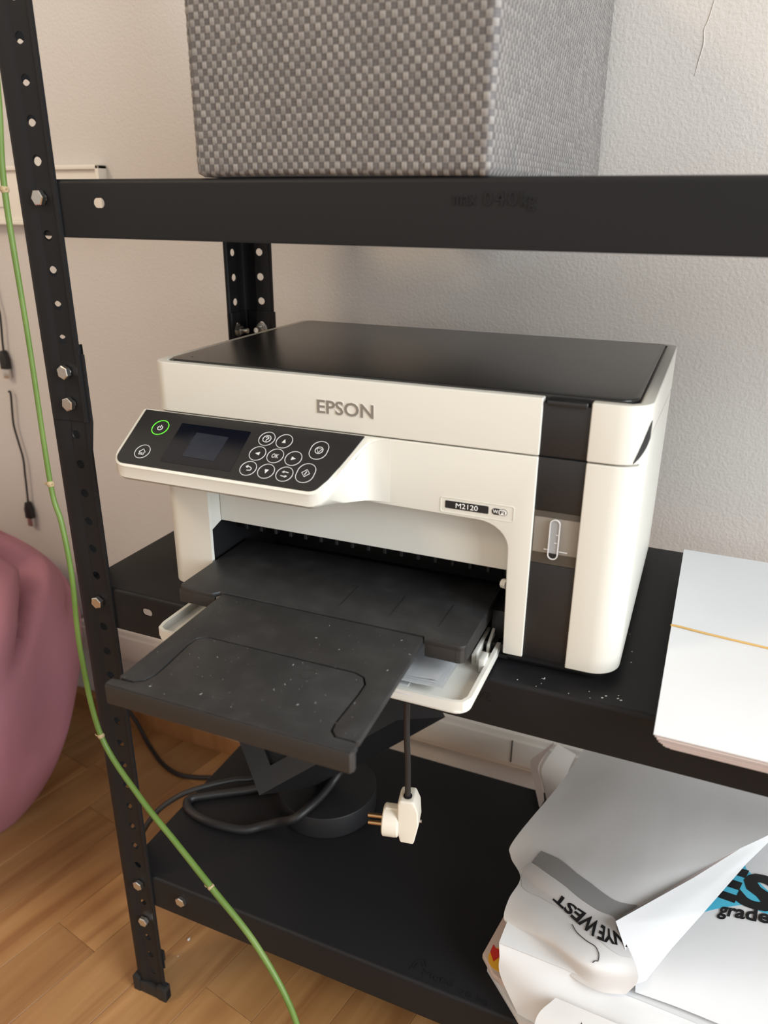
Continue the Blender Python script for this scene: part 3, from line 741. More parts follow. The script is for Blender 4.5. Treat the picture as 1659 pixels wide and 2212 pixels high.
# ------------------------------------------------------------------ woven storage box
bx0, bx1, by0, by1, bz0, bz1 = .1615, .3640, .0035, .3800, ZU+.0005, 1.04
def weave_box():
    R = .004; c, r_ = .0037, .0039
    per = []   # outline points with running length
    def seg(p, q, step=.00046):
        L = math.dist(p, q); n = max(1, int(L/step)); return [(p[0]+(q[0]-p[0])*k/n, p[1]+(q[1]-p[1])*k/n) for k in range(n)]
    def arcp(cx, cy, a0):
        return [(cx+R*math.cos(a0+PI/2*k/8), cy+R*math.sin(a0+PI/2*k/8)) for k in range(8)]
    P = seg((bx0+R, by0), (bx1-R, by0))+arcp(bx1-R, by0+R, -PI/2)+seg((bx1, by0+R), (bx1, by1-R), .00075)+arcp(bx1-R, by1-R, 0)+seg((bx1-R, by1), (bx0+R, by1), .004)+arcp(bx0+R, by1-R, PI/2)+seg((bx0, by1-R), (bx0, by0+R), .003)+arcp(bx0+R, by0+R, PI)
    P = np.array(P); n = len(P)
    nx = np.roll(P, -1, 0)-np.roll(P, 1, 0); nx /= np.linalg.norm(nx, axis=1)[:, None]; NR = np.stack([nx[:, 1], -nx[:, 0]], 1)
    d_ = np.linalg.norm(np.roll(P, -1, 0)-P, axis=1); s_ = np.concatenate([[0], np.cumsum(d_)[:-1]])
    zz = [(-.006, bz0), (-.0045, bz0), (-.003, bz0+.0003), (-.0015, bz0+.0010), (-.0006, bz0+.0022), (0, bz0+.004)]
    nz = int((bz1-bz0-.004)/.00065)
    zz += [(0, bz0+.004+.00065*(k+1)) for k in range(nz)]
    rows = []; strand = []
    rng = np.random.default_rng(3)
    jit = rng.random((400, 400))
    for inset, z in zz:
        zt = z-bz0
        wob = .00045*np.sin(s_*31+z*17)+.0004*np.sin(s_*11-z*23)
        zc = zt+wob
        j = np.floor(zc/r_).astype(int); fv = zc/r_-j
        ph = s_/(2*c)+j*.5+.06*np.sin(j*1.7); i = np.floor(ph).astype(int); fp = ph-i
        par = fp < .46
        fu = np.where(par, fp/.46, (fp-.46)/.54)
        J = jit[i % 400, j % 400]
        line = np.abs(np.sin(np.pi*3*fu)); lineh = np.abs(np.sin(np.pi*4*fv))
        hv = .00050*np.sin(np.pi*np.clip(fv, 0, 1))**.6+.00022*line+.00020*J
        hh = .00025*np.sin(np.pi*np.clip(fu, 0, 1))**.6+.00012*lineh+.0001*J
        h = np.where(par, hv, hh)
        soft = 0.0022*np.sin(s_*7.3+.6)*min(1, zt/.05)*np.exp(-((z-.95)/.08)**2)*.5
        off = h+inset+soft
        q = P+NR*off[:, None]
        rows.append(np.column_stack([q, np.full(n, z)+ (0.0006*np.sin(s_*23) if zt < .002 and zt > 0 else 0)]))
        strand.append(np.where(par, .45+.35*J+.25*line, .12*J+.12*lineh))
    V = np.concatenate(rows); m_ = len(rows)
    a = np.arange(n); F_ = []
    for k in range(m_-1):
        F_.append(np.stack([k*n+a, k*n+(a+1) % n, (k+1)*n+(a+1) % n, (k+1)*n+a], 1))
    F_ = np.concatenate(F_)
    me = bpy.data.meshes.new('woven_fabric')
    me.vertices.add(len(V)); me.vertices.foreach_set('co', V.ravel())
    me.loops.add(len(F_)*4); me.loops.foreach_set('vertex_index', F_.ravel().astype(np.int32))
    me.polygons.add(len(F_)); me.polygons.foreach_set('loop_start', (np.arange(len(F_))*4).astype(np.int32))
    me.update(calc_edges=True)
    at_ = me.attributes.new('strand', 'FLOAT', 'POINT'); at_.data.foreach_set('value', np.concatenate(strand).astype(np.float32))
    me.validate()
    return me
wb = empty('storage_box', ((bx0+bx1)/2, (by0+by1)/2, bz0))
tag(wb, 'grey basket-weave fabric storage box standing on the top shelf above the printer', 'storage box')
wm = weave_box()
wm.transform(Matrix.Translation(-wb.location))
link('woven_fabric', wm, 'weave', wb)
part('base_board', rel(box_bm(bx0+.005, bx1-.005, by0+.005, by1-.005, bz0+.0002, bz0+.004), wb), 'board', wb)
part('hem_seam', rel(tube_bm([(bx0+.008, by0+.0045, bz0+.0012), (.23, by0+.0040, bz0+.0014), (.30, by0+.0042, bz0+.0011), (bx1-.009, by0+.0036, bz0+.0015), (bx1-.003, by0+.0060, bz0+.0018), (bx1-.0035, by0+.02, bz0+.0016), (bx1-.0035, by0+.10, bz0+.0014), (bx1-.0035, by1-.02, bz0+.0012)], .0014, 8, 6), wb), 'weave', wb)

# ------------------------------------------------------------------ stack of paper with rubber band (mid shelf)
st = empty('paper_stack', (.603, .10, ZM))
tag(st, 'thick white paper stack with a rubber band, on the shelf right of the printer', 'paper stack')
nl = 26; Ht = .0225
for k in range(nl):
    f = k/(nl-1)
    dx = (.0098*(1-f)**1.1 if f > .12 else .0105)+.0010*math.sin(k*2.7)
    yf = -.0468+.020*(1-f)**1.3+.0007*math.sin(k*1.9)
    x0 = -.1035+dx; x1 = .1065+dx; y0 = yf-.10; y1 = .148+.001*math.sin(k)
    z0 = .0002+Ht*f*.96; hh = Ht/nl*.72
    bm = bmesh.new(); N = 12; A_ = []; B_ = []
    for j in range(N+1):
        y = y0+(y1-y0)*j/N
        yw = y+.10
        droop = 0
        for lst, xx in ((A_, x0), (B_, x1)):
            rx = (yw-.02)*-.006
            lst.append((bm.verts.new((xx+rx, y, z0-droop)), bm.verts.new((xx+rx, y, z0+hh-droop))))
    for j in range(N):
        a, b_, c_, d_ = A_[j], A_[j+1], B_[j], B_[j+1]
        bm.faces.new((a[1], c_[1], d_[1], b_[1])); bm.faces.new((a[0], b_[0], d_[0], c_[0]))
        bm.faces.new((a[0], a[1], b_[1], b_[0])); bm.faces.new((c_[0], d_[0], d_[1], c_[1]))
    bm.faces.new((A_[0][0], B_[0][0], B_[0][1], A_[0][1])); bm.faces.new((A_[-1][0], A_[-1][1], B_[-1][1], B_[-1][0]))
    o = part('sheet_bundle' if k < nl-1 else 'top_sheet', bm, 'paperedge' if k < nl-1 else 'paper', st, smooth=20)
    if k == nl-1: top_z = ZM+z0+hh
rb = part('rubber_band', tube_bm([(.4985, .0935, ZM+.004), (.4990, .0940, top_z-.002), (.5005, .0942, top_z+.0007), (.530, .0905, top_z+.0007), (.60, .0850, top_z+.0007), (.7090, .080, top_z+.0007), (.7115, .080, top_z-.004), (.7160, .080, ZM+.004)], .0008, 8, 5), 'rubber', None)
tag(rb, 'thin tan rubber band stretched across the white paper stack', 'rubber band')

# ------------------------------------------------------------------ loose posters and papers on the lower shelf
G = {
    'A': [[(0.4311, 0.2752, 0.2792), (0.4953, 0.2606, 0.2892), (0.5588, 0.2509, 0.2942), (0.6337, 0.2453, 0.2992)], [(0.4143, 0.2178, 0.2642), (0.4713, 0.2017, 0.2792), (0.5367, 0.1907, 0.2892), (0.6199, 0.1994, 0.2992)], [(0.3845, 0.1462, 0.2392), (0.4434, 0.1381, 0.2592), (0.5065, 0.1313, 0.2742), (0.5715, 0.1539, 0.2842)], [(0.3856, 0.1271, 0.2342), (0.4306, 0.0954, 0.2542), (0.482, 0.0802, 0.2642), (0.5257, 0.1052, 0.2692)], [(0.4013, 0.1029, 0.2372), (0.435, 0.0769, 0.2492), (0.4738, 0.0605, 0.2592), (0.494, 0.0647, 0.2642)], [(0.3981, 0.0733, 0.2392), (0.4363, 0.0516, 0.2512), (0.4741, 0.0359, 0.2592), (0.5037, 0.0454, 0.2642)], [(0.3979, 0.0561, 0.2342), (0.4399, 0.0366, 0.2472), (0.4772, 0.0207, 0.2542), (0.5123, 0.0323, 0.2612)], [(0.4041, 0.0533, 0.2292), (0.4442, 0.0403, 0.2342), (0.4784, 0.0226, 0.2392), (0.5164, 0.0231, 0.2542)], [(0.4096, 0.0583, 0.2242), (0.457, 0.0287, 0.2292), (0.4873, 0.0172, 0.2342), (0.5093, 0.0193, 0.2392)]],
    'T': [[(0.4024, 0.0553, 0.2342), (0.4455, 0.0514, 0.2392), (0.4989, 0.0379, 0.2372), (0.5535, 0.0455, 0.2352), (0.6292, 0.0531, 0.2352)], [(0.4015, 0.0432, 0.2327), (0.4441, 0.0404, 0.2352), (0.4943, 0.0321, 0.2352), (0.5437, 0.0341, 0.2342), (0.6287, 0.0355, 0.2342)], [(0.4008, 0.0309, 0.2312), (0.4431, 0.0276, 0.2332), (0.4899, 0.0242, 0.2342), (0.534, 0.0226, 0.2342), (0.628, 0.0179, 0.2342)]],
    'F': [[(0.4005, 0.0322, 0.2302), (0.4429, 0.0289, 0.2322), (0.4899, 0.0254, 0.2332), (0.534, 0.0238, 0.2332), (0.6282, 0.0191, 0.2332)], [(0.4031, 0.0264, 0.2212), (0.4449, 0.0229, 0.2242), (0.4913, 0.0203, 0.2272), (0.5354, 0.0145, 0.2292), (0.6286, 0.0107, 0.2292)], [(0.4064, 0.0215, 0.2042), (0.4468, 0.0109, 0.2092), (0.4917, 0.0028, 0.2142), (0.5383, -0.0028, 0.2192), (0.6298, -0.0034, 0.2192)], [(0.4304, 0.0048, 0.1822), (0.4687, 0.0006, 0.1842), (0.5103, -0.0053, 0.1892), (0.5525, -0.0095, 0.1942), (0.6329, -0.013, 0.1992)]],
    'C': [[(0.5744, 0.16, 0.2642), (0.6046, 0.2117, 0.2742), (0.6541, 0.2543, 0.2792)], [(0.5396, 0.092, 0.2592), (0.5754, 0.1213, 0.2642), (0.6496, 0.1598, 0.2692)], [(0.5154, 0.0441, 0.2492), (0.5575, 0.0537, 0.2542), (0.6461, 0.0794, 0.2592)], [(0.5159, 0.0244, 0.2392), (0.5612, 0.0242, 0.2392), (0.6458, 0.0184, 0.2392)]],
    'B': [[(0.6253, 0.2173, 0.2942), (0.6268, 0.2201, 0.2912), (0.6284, 0.2212, 0.2892)], [(0.55, 0.1251, 0.2792), (0.5729, 0.14, 0.2772), (0.5927, 0.1625, 0.2772)], [(0.4923, 0.0574, 0.2712), (0.5270, 0.0760, 0.2697), (0.5616, 0.1028, 0.2672)], [(0.504, 0.0385, 0.2632), (0.5244, 0.051, 0.2592), (0.5385, 0.0622, 0.2562)], [(0.5158, 0.024, 0.2492), (0.5192, 0.0276, 0.2482), (0.5225, 0.0317, 0.2472)]],
    'N': [[(0.4475, -0.0259, 0.1852), (0.5023, -0.0257, 0.1912), (0.5539, -0.0271, 0.1942)], [(0.4444, -0.0077, 0.2092), (0.4945, -0.0144, 0.2142), (0.5491, -0.0096, 0.2192)], [(0.4561, 0.0091, 0.2192), (0.5052, 0.0023, 0.2252), (0.5474, -0.0008, 0.2272)]],
}
def SP(g, s, t_):
    rows = [crv([np.array(p) for p in row], s) for row in g]
    if g is G['B']:            # the crisp folded corner: straight runs between its rows
        x = t_*(len(rows)-1); k = min(int(x), len(rows)-2); return rows[k]*(1-x+k)+rows[k+1]*(x-k)
    return crv(rows, t_)
def SN(g, s, t_):
    e = .004
    a = SP(g, min(1, s+e), t_)-SP(g, max(0, s-e), t_); b_ = SP(g, s, min(1, t_+e))-SP(g, s, max(0, t_-e))
    n_ = np.cross(a, b_); n_ /= np.linalg.norm(n_)+1e-12
    return n_ if n_[2] > 0 else -n_
def sheet(name, key, m_, parent, ns=28, nt_=36, thick=.0003, label=None):
    g = G[key]; bm = bmesh.new()
    V = [[bm.verts.new(tuple(SP(g, i/ns, j/nt_))) for i in range(ns+1)] for j in range(nt_+1)]
    for j in range(nt_):
        for i in range(ns): bm.faces.new((V[j][i], V[j][i+1], V[j+1][i+1], V[j+1][i]))
    bmesh.ops.recalc_face_normals(bm, faces=bm.faces)
    if sum(f.normal.z for f in bm.faces) < 0: bmesh.ops.reverse_faces(bm, faces=bm.faces)
    bmesh.ops.solidify(bm, geom=bm.faces, thickness=thick)
    o = part(name, bm, m_, parent, smooth=60)
    if label: o['label'] = label
    return o
def decal_bm(key, pts, h=.0006, dens=.03):
    """printed area: polygon in sheet coordinates, triangulated finely and laid on the sheet"""
    bm = bmesh.new()
    f = bm.faces.new([bm.verts.new((p[0], p[1], 0)) for p in pts])
    bmesh.ops.triangulate(bm, faces=bm.faces)
    for _ in range(6):
        es = [e for e in bm.edges if e.calc_length() > dens]
        if not es: break
        bmesh.ops.subdivide_edges(bm, edges=es, cuts=1); bmesh.ops.triangulate(bm, faces=bm.faces)
    for v in bm.verts:
        s, t_ = min(max(v.co.x, 0), 1), min(max(v.co.y, 0), 1)
        v.co = tuple(SP(G[key], s, t_)+SN(G[key], s, t_)*h)
    return bm
def decal_text(name, key, txt, o_, ex, ey, m_, parent, bold, h=.0008):
    def fn(a, b_, hh):
        s0, t_ = o_[0]+ex[0]*a+ey[0]*b_, min(max(o_[1]+ex[1]*a+ey[1]*b_, 0), 1)
        s = min(max(s0, 0), 1); ext = (SP(G[key], 1, t_)-SP(G[key], .97, t_))/.03*(s0-s)
        return tuple(SP(G[key], s, t_)+SN(G[key], s, t_)*h+ext)
    return fit_text(name, txt, fn, 0, 1, 0, 1, m_, parent, bold)
# solid pile of sheets below everything
pile = empty('paper_pile', (.55, .15, ZL))
tag(pile, 'pile of white sheets on the lower shelf under the crumpled poster', 'paper stack')
for k in range(9):
    j = .0010*math.sin(k*2.3)
    part('sheet_bundle', rel(prism_bm([(.412+j, .043+j), (.700+j, .026+j), (.705+j, .262), (.418+j, .286)], ZL+.0002+k*.0051, ZL+.0050+k*.0051, 'z', .0002, 1), pile), 'paperedge', pile)
def relm(o_, parent): o_.data.transform(Matrix.Translation(-parent.location)); return o_
dr = empty('draped_sheet', (.45, .03, ZL))
tag(dr, 'white sheet at the pile front drooping over the lower shelf edge', 'paper')
relm(sheet('sheet', 'F', 'paper', dr), dr)
relm(sheet('top_fold', 'T', 'paper', dr), dr)
ns_ = sheet('torn_sheet', 'N', 'poster', None)
tag(ns_, 'cream sheet corner with pen marks at the bottom front of the lower pile', 'paper')
part('pen_mark', decal_bm('N', [(.30, .78), (.34, .70), (.32, .70)], .0006), 'blackink', ns_)
po = empty('poster', (.47, .12, ZL+.05))
tag(po, 'crumpled poster turned face down, with upside-down black lettering and a grey band', 'poster')
relm(sheet('poster_sheet', 'A', 'poster', po, 40, 64), po)
band = [(.188, .279), (.30, .292), (.439, .320), (.53, .332), (.623, .349), (.80, .385), (1, .432), (1, .470), (.985, .500), (.80, .452), (.593, .402), (.43, .373), (.33, .362), (.257, .352), (.22, .346), (.174, .343)]
relm(part('printed_band', decal_bm('A', band), 'greyprint', po), po)
strip = [(.174, .343), (.257, .355), (.43, .373), (.60, .405), (.80, .455), (.99, .505), (1, .60), (.985, .72), (.92, .70), (.80, .615), (.70, .56), (.55, .525), (.40, .512), (.25, .520), (.10, .545), (.04, .540), (.006, .499), (.09, .42)]
relm(part('printed_strip', decal_bm('A', strip, .00035), 'palegrey', po), po)
relm(decal_text('printed_lettering', 'A', 'NYE WEST', (1.035, .572), (-.640, -.158), (-.045, .080), 'blackink', po, .03), po)
sq = [(.526, .563), (.56, .585), (.602, .598), (.66, .612), (.725, .629), (.748, .655), (.754, .68), (.743, .713), (.725, .712), (.702, .726)]
relm(part('pen_line', tube_bm([SP(G['A'], s, t_)+SN(G['A'], s, t_)*.0006 for s, t_ in sq], .00035, 6, 3), 'blackink', po), po)
fl = empty('flyer', (.58, .08, ZL+.06))
tag(fl, 'large white flyer with folded corner and cyan print, lying on the crumpled poster', 'poster')
relm(sheet('flyer_sheet', 'C', 'paper', fl, 30, 36), fl)
relm(sheet('folded_corner', 'B', 'paper', fl, 16, 40), fl)
relm(part('printed_patch', decal_bm('C', [(.28, .385), (.331, .369), (.420, .365), (.54, .362), (.658, .358), (.75, .40), (.88, .44), (.88, .39), (.841, .372), (.754, .305), (.627, .221), (.56, .185), (.490, .130), (.40, .20), (.33, .30)], .0005), 'cyan', fl), fl)
relm(decal_text('printed_lettering', 'C', 'ES', (.335, .272), (.490, .150), (.010, -.150), 'blackink', fl, .045), fl)
relm(decal_text('printed_lettering', 'C', 'grade', (.511, .414), (.29, .060), (-.010, -.080), 'blackink', fl, .03), fl)
# magazines peeking out at the left of the pile
mg = empty('magazine', (.43, .05, ZL))
tag(mg, 'worn magazine with a red and yellow badge, sticking out left under the papers', 'magazine')
mo = [(.3835, .046), (.392, .105), (.47, .10), (.50, .02), (.45, .010), (.398, .030)]
part('pages', rel(prism_bm(mo, ZL+.0068, ZL+.0125, 'z', .0006, 2), mg), 'mag', mg)
part('cover', rel(prism_bm([(p[0]+.0003, p[1]+.0003) for p in mo], ZL+.0126, ZL+.0132, 'z', .0002, 1), mg), 'mag', mg)
fm = lambda a, b_, h: (a, b_, ZL+.0132+h)
part('badge', rel(flat_bm(circ(.4015, .0465, .0125, 24), fm, 0, .0003), mg), 'yellow', mg)
part('badge', rel(flat_bm([(.3895, .0500), (.3900, .0585), (.3935, .0555), (.3985, .0560), (.3985, .0480), (.3950, .0415)], fm, .0003, .0006), mg), 'red', mg)
bk = part('booklet', prism_bm([(.390, .040), (.395, .09), (.46, .09), (.46, .008), (.43, .002)], ZL+.0003, ZL+.0064, 'z', .0005, 2), 'palegrey', None)
tag(bk, 'thin pale grey booklet lying under the worn magazine on the lower shelf', 'booklet')
# grey bent cardboard standing behind the pile
cb = empty('cardboard_sleeve', (.39, .31, ZL))
tag(cb, 'bent grey-white cardboard sleeve standing at the back of the lower shelf by the wall', 'cardboard')
def strip_bm(L1, L2, th_=.0012):
    bm = bmesh.new(); a = [bm.verts.new(p) for p in L1]; b_ = [bm.verts.new(p) for p in L2]
    for k in range(len(a)-1): bm.faces.new((a[k], a[k+1], b_[k+1], b_[k]))
    bmesh.ops.recalc_face_normals(bm, faces=bm.faces); bmesh.ops.solidify(bm, geom=bm.faces, thickness=th_); return bm
sm = lambda P: [tuple(crv([np.array(p) for p in P], k/12)) for k in range(13)]
part('side_flap', rel(strip_bm(sm([(.389, .340, .2185), (.379, .304, .2055), (.388, .280, .200), (.398, .250, .2025)]), sm([(.412, .346, .205), (.408, .320, .196), (.412, .280, .190), (.420, .250, .190)])), cb), 'board', cb)
part('front_flap', rel(strip_bm(sm([(.366, .352, .1845), (.360, .338, .183), (.372, .300, .188), (.3895, .255, .1905)]), sm([(.386, .345, .216), (.3755, .308, .205), (.3845, .285, .200), (.3935, .253, .2035)])), cb), 'paperedge', cb)

# ------------------------------------------------------------------ lamp on the lower shelf
lp = empty('desk_lamp', (.157, .175, ZL))
tag(lp, 'dark desk lamp with a tilted square framed head on a round base, lower shelf', 'lamp')
part('base', lathe_bm([(.0555, 0), (.0570, .001), (.0570, .0258), (.0562, .0272), (.030, .0276), (.012, .0277)], 48), 'lampm', lp)
part('neck', rel(tube_bm([(.157, .180, ZL+.018), (.160, .185, ZL+.06), (.175, .190, ZL+.095)], .009, 16, 5), lp), 'lampm', lp)
Bq, Rq = Vector((.120, .090, .245)), Vector((.245, .170, .325))
RTq, Lq = Vector((.2132, .190, .3464)), Vector((.0572, .130, .3115))
RTq = Rq+(Lq-Bq)*.95; Lq = Bq+(Lq-Bq)
Rbq, Bbq = Vector((.2775, .235, .295)), Vector((.150, .172, .2035))
RTb, Lbq = RTq+(Rbq-Rq)*.9, Lq+(Bbq-Bq)*.9
def quad_pt(a, b_): return Bq+(Rq-Bq)*a+(Lq-Bq)*b_
nn = (Rq-Bq).cross(Lq-Bq).normalized()
bm = bmesh.new()
fa, fb = .135, .22
out = [quad_pt(0, 0), quad_pt(1, 0), quad_pt(1, 1), quad_pt(0, 1)]; inn = [quad_pt(fa, fb), quad_pt(1-fa, fb), quad_pt(1-fa, 1-fb), quad_pt(fa, 1-fb)]
O_ = [bm.verts.new(p) for p in out]; I_ = [bm.verts.new(p) for p in inn]; D_ = [bm.verts.new(p-nn*.010) for p in inn]
back = [bm.verts.new(p) for p in (Bbq, Rbq, RTb, Lbq)]
for k in range(4):
    bm.faces.new((O_[k], O_[(k+1) % 4], I_[(k+1) % 4], I_[k])); bm.faces.new((I_[k], I_[(k+1) % 4], D_[(k+1) % 4], D_[k])); bm.faces.new((O_[k], back[k], back[(k+1) % 4], O_[(k+1) % 4]))
bm.faces.new(back[::-1]); bm.faces.new(D_)
part('head', rel(bm, lp), 'lampm', lp, 'square framed lamp head', 20)
bm = bmesh.new(); bm.faces.new([bm.verts.new(p-nn*.006) for p in inn]); bmesh.ops.solidify(bm, geom=bm.faces, thickness=.001)
part('lens', rel(bm, lp), 'cavity', lp)
ca = part('power_cable', tube_bm([(.210, .172, .285), (.2074, .1751, .2792), (.1918, .1809, .2542), (.1745, .183, .2300), (.167, .1709, .2175), (.1636, .1513, .2130), (.1579, .1273, .2110), (.148, .1119, .2050), (.1273, .1122, .1920), (.1099, .1066, .1850), (.091, .094, .1835), (.052, .089, .1835), (.023, .094, .1835), (.010, .103, .1835), (.010, .112, .1835), (.022, .122, .1835), (.049, .141, .1835), (.067, .153, .1840), (.088, .170, .1870)], .0049, 12, 8), 'cable', None)
tag(ca, 'thick black cable looping over the lower shelf in front of the lamp base', 'cable')
ca = part('power_cable', tube_bm([(-.050, .086, .040), (-.048, .084, .119), (-.040, .084, .144), (-.026, .094, .167), (-.012, .104, .1795), (.001, .114, .187), (.019, .130, .1905), (.042, .152, .1900), (.061, .168, .187), (.085, .205, .184)], .0032, 12, 8), 'cable', None)
tag(ca, 'thin black cable curving off the left edge of the lower shelf behind the post', 'cable')
ca = part('floor_cable', tube_bm([(-.335, .374, .10), (-.320, .362, .06), (-.298, .362, .024), (-.263, .345, .0042), (-.215, .318, .0036), (-.177, .308, .0036), (-.149, .313, .0036), (-.121, .324, .0036), (-.06, .345, .0036), (.08, .36, .0036)], .0034, 10, 8), 'cable', None)
tag(ca, 'dark grey cable lying in a curve on the wooden floor beside the baseboard', 'cable')

# ------------------------------------------------------------------ hanging plug
pg = empty('plug', (.311, .030, .345))
tag(pg, 'old white mains plug with two brass pins hanging on a black cable under the printer', 'plug')
pg.scale = (1, 1, 1)
bm = bmesh.new()
prism_bm([(-.0060, .0145), (-.0045, .0185), (.0075, .0190), (.0115, .0090), (.0125, -.0060), (.0085, -.0270), (-.0035, -.0265), (-.0060, -.0150)], -.010, .010, 'y', .0022, 3, None, bm)
part('housing', bm, 'plug', pg)
bm = lathe_bm([(.0120, 0), (.0136, .0012), (.0140, .004), (.0140, .0135), (.0128, .0145)], 28)
bmesh.ops.rotate(bm, verts=bm.verts, cent=(0, 0, 0), matrix=Matrix.Rotation(-PI/2, 3, 'Y')); bmesh.ops.translate(bm, verts=bm.verts, vec=(-.0050, 0, -.0120))
part('plug_collar', bm, 'plug', pg)
bm = box_bm(-.0175, -.0045, -.003, .003, .0008, .0035, .0005)
part('earth_clip', bm, 'plug', pg)
for dz in (-.0085, -.0165):
    part('pin', cyl_bm((-.018, -.001, dz), (-.0330, -.0015, dz), .0020, 14), 'brass', pg)
part('screw', cyl_bm((.0115, 0, -.009), (.0140, 0, -.009), .0013, 10), 'zinc', pg)
part('cable_entry', cyl_bm((.0018, -.003, .0170), (.0018, -.003, .0200), .0038, 14), 'cavity', pg)
part('cable', tube_bm([(.0018, -.003, .015), (.0012, -.003, .05), (-.0004, -.003, .09), (-.0008, 0, .132)], .0026, 10, 6), 'cable', pg)
pg.rotation_euler = (0, 0, .22)

# ------------------------------------------------------------------ bean bag
def bag_bm():
    bm = bmesh.new(); n, mz = 160, 80; cx, cy = -.505, .095
    prof = [(0, .12), (.0, .163), (.03, .194), (.09, .233), (.16, .262), (.24, .277), (.31, .262), (.36, .234), (.395, .195), (.42, .150), (.435, .085), (.432, .02)]
    rings = []
    for j in range(mz+1):
        p = crv([np.array([r, z]) for z, r in prof], j/mz); r, z = p
        row = []
        for k in range(n):
            a = 2*PI*k/n; f = min(1, max(0, (z-.285)/.085))
            fold = 0
            for (a0, w, dpt) in ((.55, .08, .085), (-.05, .07, .075), (-.62, .16, .080), (1.35, .22, .030), (-1.5, .2, .03), (2.6, .25, .03)):
                da = math.atan2(math.sin(a-a0-.7*f), math.cos(a-a0-.7*f)); fold += dpt*math.exp(-(da/w)**2)
            rr = r-fold*min(1, f)**1.3+.006*math.sin(5*a+z*9)+.004*math.sin(9*a-z*14)
            zz_ = z-.05*fold/.05*min(1, f)*.5+.012*math.sin(3*a+1)*f
            row.append(bm.verts.new((cx+rr*math.cos(a), cy+rr*math.sin(a), max(0, zz_))))
        rings.append(row)
    for a, b_ in zip(rings, rings[1:]):
        for k in range(n): bm.faces.new((a[k], a[(k+1) % n], b_[(k+1) % n], b_[k]))
    bm.faces.new(rings[0][::-1]); bm.faces.new(rings[-1])
    return bm
bb = part('bean_bag', bag_bm(), 'bag', None, smooth=80)
tag(bb, 'dusty pink fabric bean bag with gathered folds at its top, by the wall at left', 'bean bag')

# ------------------------------------------------------------------ plant stem in front of the rack
vn = empty('plant_stem', (.03, -.03, .5))
tag(vn, 'long bare green plant stem hanging down in front of the left post', 'plant')
vp = [(.040, -.030, 1.02), (.031, -.030, .905), (.0225, -.030, .841), (.0225, -.030, .735), (.0215, -.030, .622), (.0290, -.032, .590), (.0345, -.035, .545), (.0310, -.035, .470), (.0345, -.030, .380), (.080, -.040, .335), (.125, -.050, .308), (.167, -.060, .284), (.219, -.070, .247), (.259, -.080, .191), (.275, -.088, .10), (.272, -.095, .02), (.270, -.10, .004)]
part('stem', rel(tube_bm(vp, [.0021, .0021, .0022, .0020, .0021, .0022, .0022, .0023, .0025, .0026, .0027, .0028, .0027, .0026, .0026, .0026, .002], 12, 8), vn), 'vine', vn)
for (x, y, z) in ((.0225, -.030, .841), (.0215, -.030, .622), (.0345, -.030, .380), (.167, -.060, .284)):
    bm = tube_bm([(x-.0005, y, z+.0022), (x, y, z), (x+.0004, y, z-.0022)], [.0024, .0032, .0025], 10, 3)
    tube_bm([(x-.002, y-.001, z), (x-.0045, y-.0012, z-.0003), (x-.0060, y-.001, z+.0010)], [.0011, .0006, .0003], 6, 3, bm)
    tube_bm([(x+.002, y-.001, z), (x+.0042, y-.0012, z+.0008)], [.0009, .0003], 6, 1, bm)
    part('stem_node', rel(bm, vn), 'node', vn)

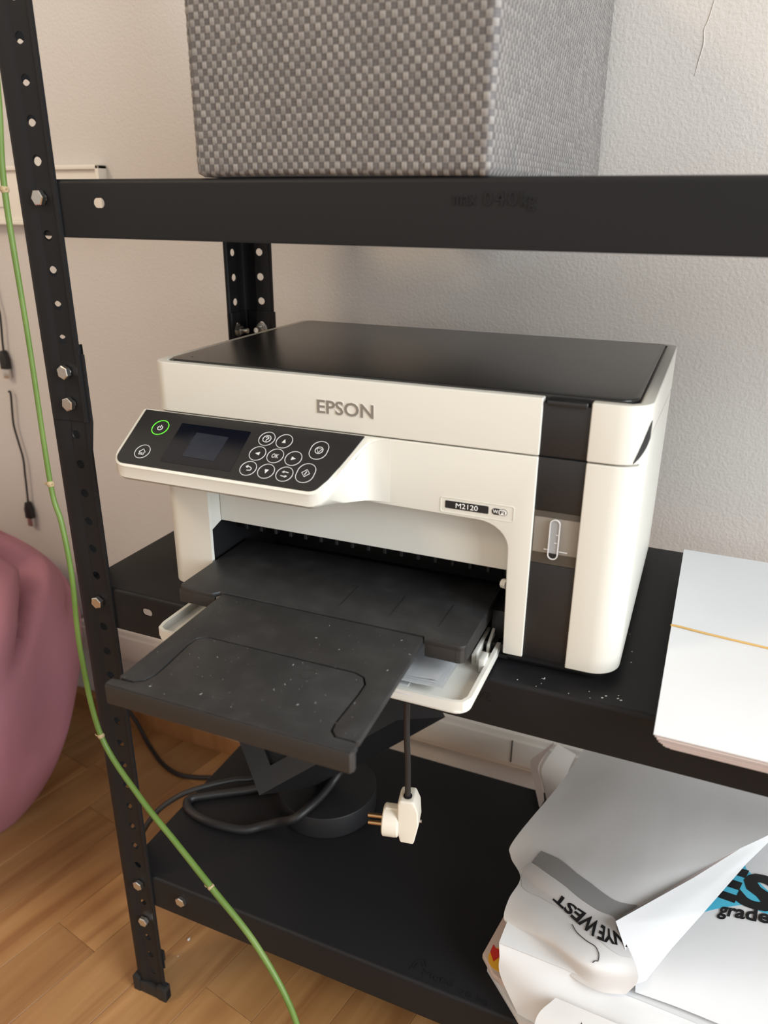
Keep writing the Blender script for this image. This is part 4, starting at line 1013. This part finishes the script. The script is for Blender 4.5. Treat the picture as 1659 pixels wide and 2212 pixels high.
# ------------------------------------------------------------------ USB cables on the wall at left
for (pts, cz, cx, lab) in (
        ([(-.489, .388, .78), (-.4874, .388, .7039), (-.4844, .388, .6776), (-.4888, .388, .6380), (-.4898, .388, .6228)], .6228, -.4905, 'upper black data cable ending in a plug at the left wall'),
        ([(-.4940, .388, .5620), (-.4902, .388, .5592), (-.4935, .388, .53), (-.4952, .388, .5075), (-.4910, .388, .480), (-.4872, .388, .4556), (-.4890, .388, .43), (-.4905, .388, .4085), (-.4933, .388, .375)], .3790, -.4933, 'lower thin black data cable hanging on the wall above the bean bag')):
    u_ = empty('data_cable', (pts[0][0], .388, pts[0][2])); tag(u_, lab, 'cable')
    part('cord', rel(tube_bm(pts, .0016, 8, 6), u_), 'cable', u_)
    part('plug_grip', rel(prism_bm([(cx-.0030, cz+.002), (cx+.0030, cz+.002), (cx+.0068, cz-.010), (cx+.0068, cz-.026), (cx-.0068, cz-.026), (cx-.0068, cz-.010)], .3835, .3925, 'y', .0012, 2), u_), 'cable', u_)
    bm = box_bm(cx-.0055, cx+.0055, .3855, .3915, cz-.040, cz-.0255, .0005)
    part('metal_plug', rel(bm, u_), 'zinc', u_)

# ------------------------------------------------------------------ crumbs and dust specks
for (x, y, r) in ((.0153, .0743, .0026), (.0170, .0504, .0010)):
    bm = bmesh.new(); bmesh.ops.create_icosphere(bm, subdivisions=1, radius=r)
    for v in bm.verts: v.co.z *= .35; v.co.x *= .6+.2*math.sin(v.co.y*4000)
    bmesh.ops.translate(bm, verts=bm.verts, vec=(x, y, r*.35))
    o = part('paper_scrap', bm, 'paper', None, smooth=0)
    tag(o, ('larger' if r > .002 else 'smaller')+' white paper crumb on the wooden floor beside the post foot', 'crumb')
bm = bmesh.new()
for k in range(150):
    if k < 26: x, y, z = .4550+random.gauss(0, .010), .10+random.gauss(0, .022), ZM+.0002
    elif k < 40: x, y, z = .440+random.uniform(-.04, .04), random.uniform(.006, .02), ZM+.0002
    else: continue
    r = random.uniform(.0002, .0005); bmesh.ops.create_cube(bm, size=r*2, matrix=Matrix.Translation((x, y, z))@Matrix.Rotation(random.random(), 4, 'Z')@Matrix.Diagonal((1.5, .7, .3, 1)))
tag(part('dust', bm, 'print', None, smooth=0), 'tiny white dust specks on the middle shelf right of the printer', 'dust', kind='stuff')
bm = bmesh.new()
for k in range(130):
    x, y = random.uniform(.09, .25), random.uniform(-.172, -.05)
    r = random.uniform(.00005, .00014); L = random.choice((1, 1, 1, 6))
    bmesh.ops.create_cube(bm, size=r*2, matrix=Matrix.Translation((x, y, .0388 if y > -.1 or x < .1 or x > .235 else .0387))@Matrix.Rotation(random.random()*3, 4, 'Z')@Matrix.Diagonal((L, .7, .4, 1)))
o = part('dust', bm, 'palegrey', pr, smooth=0); o['kind'] = 'stuff'
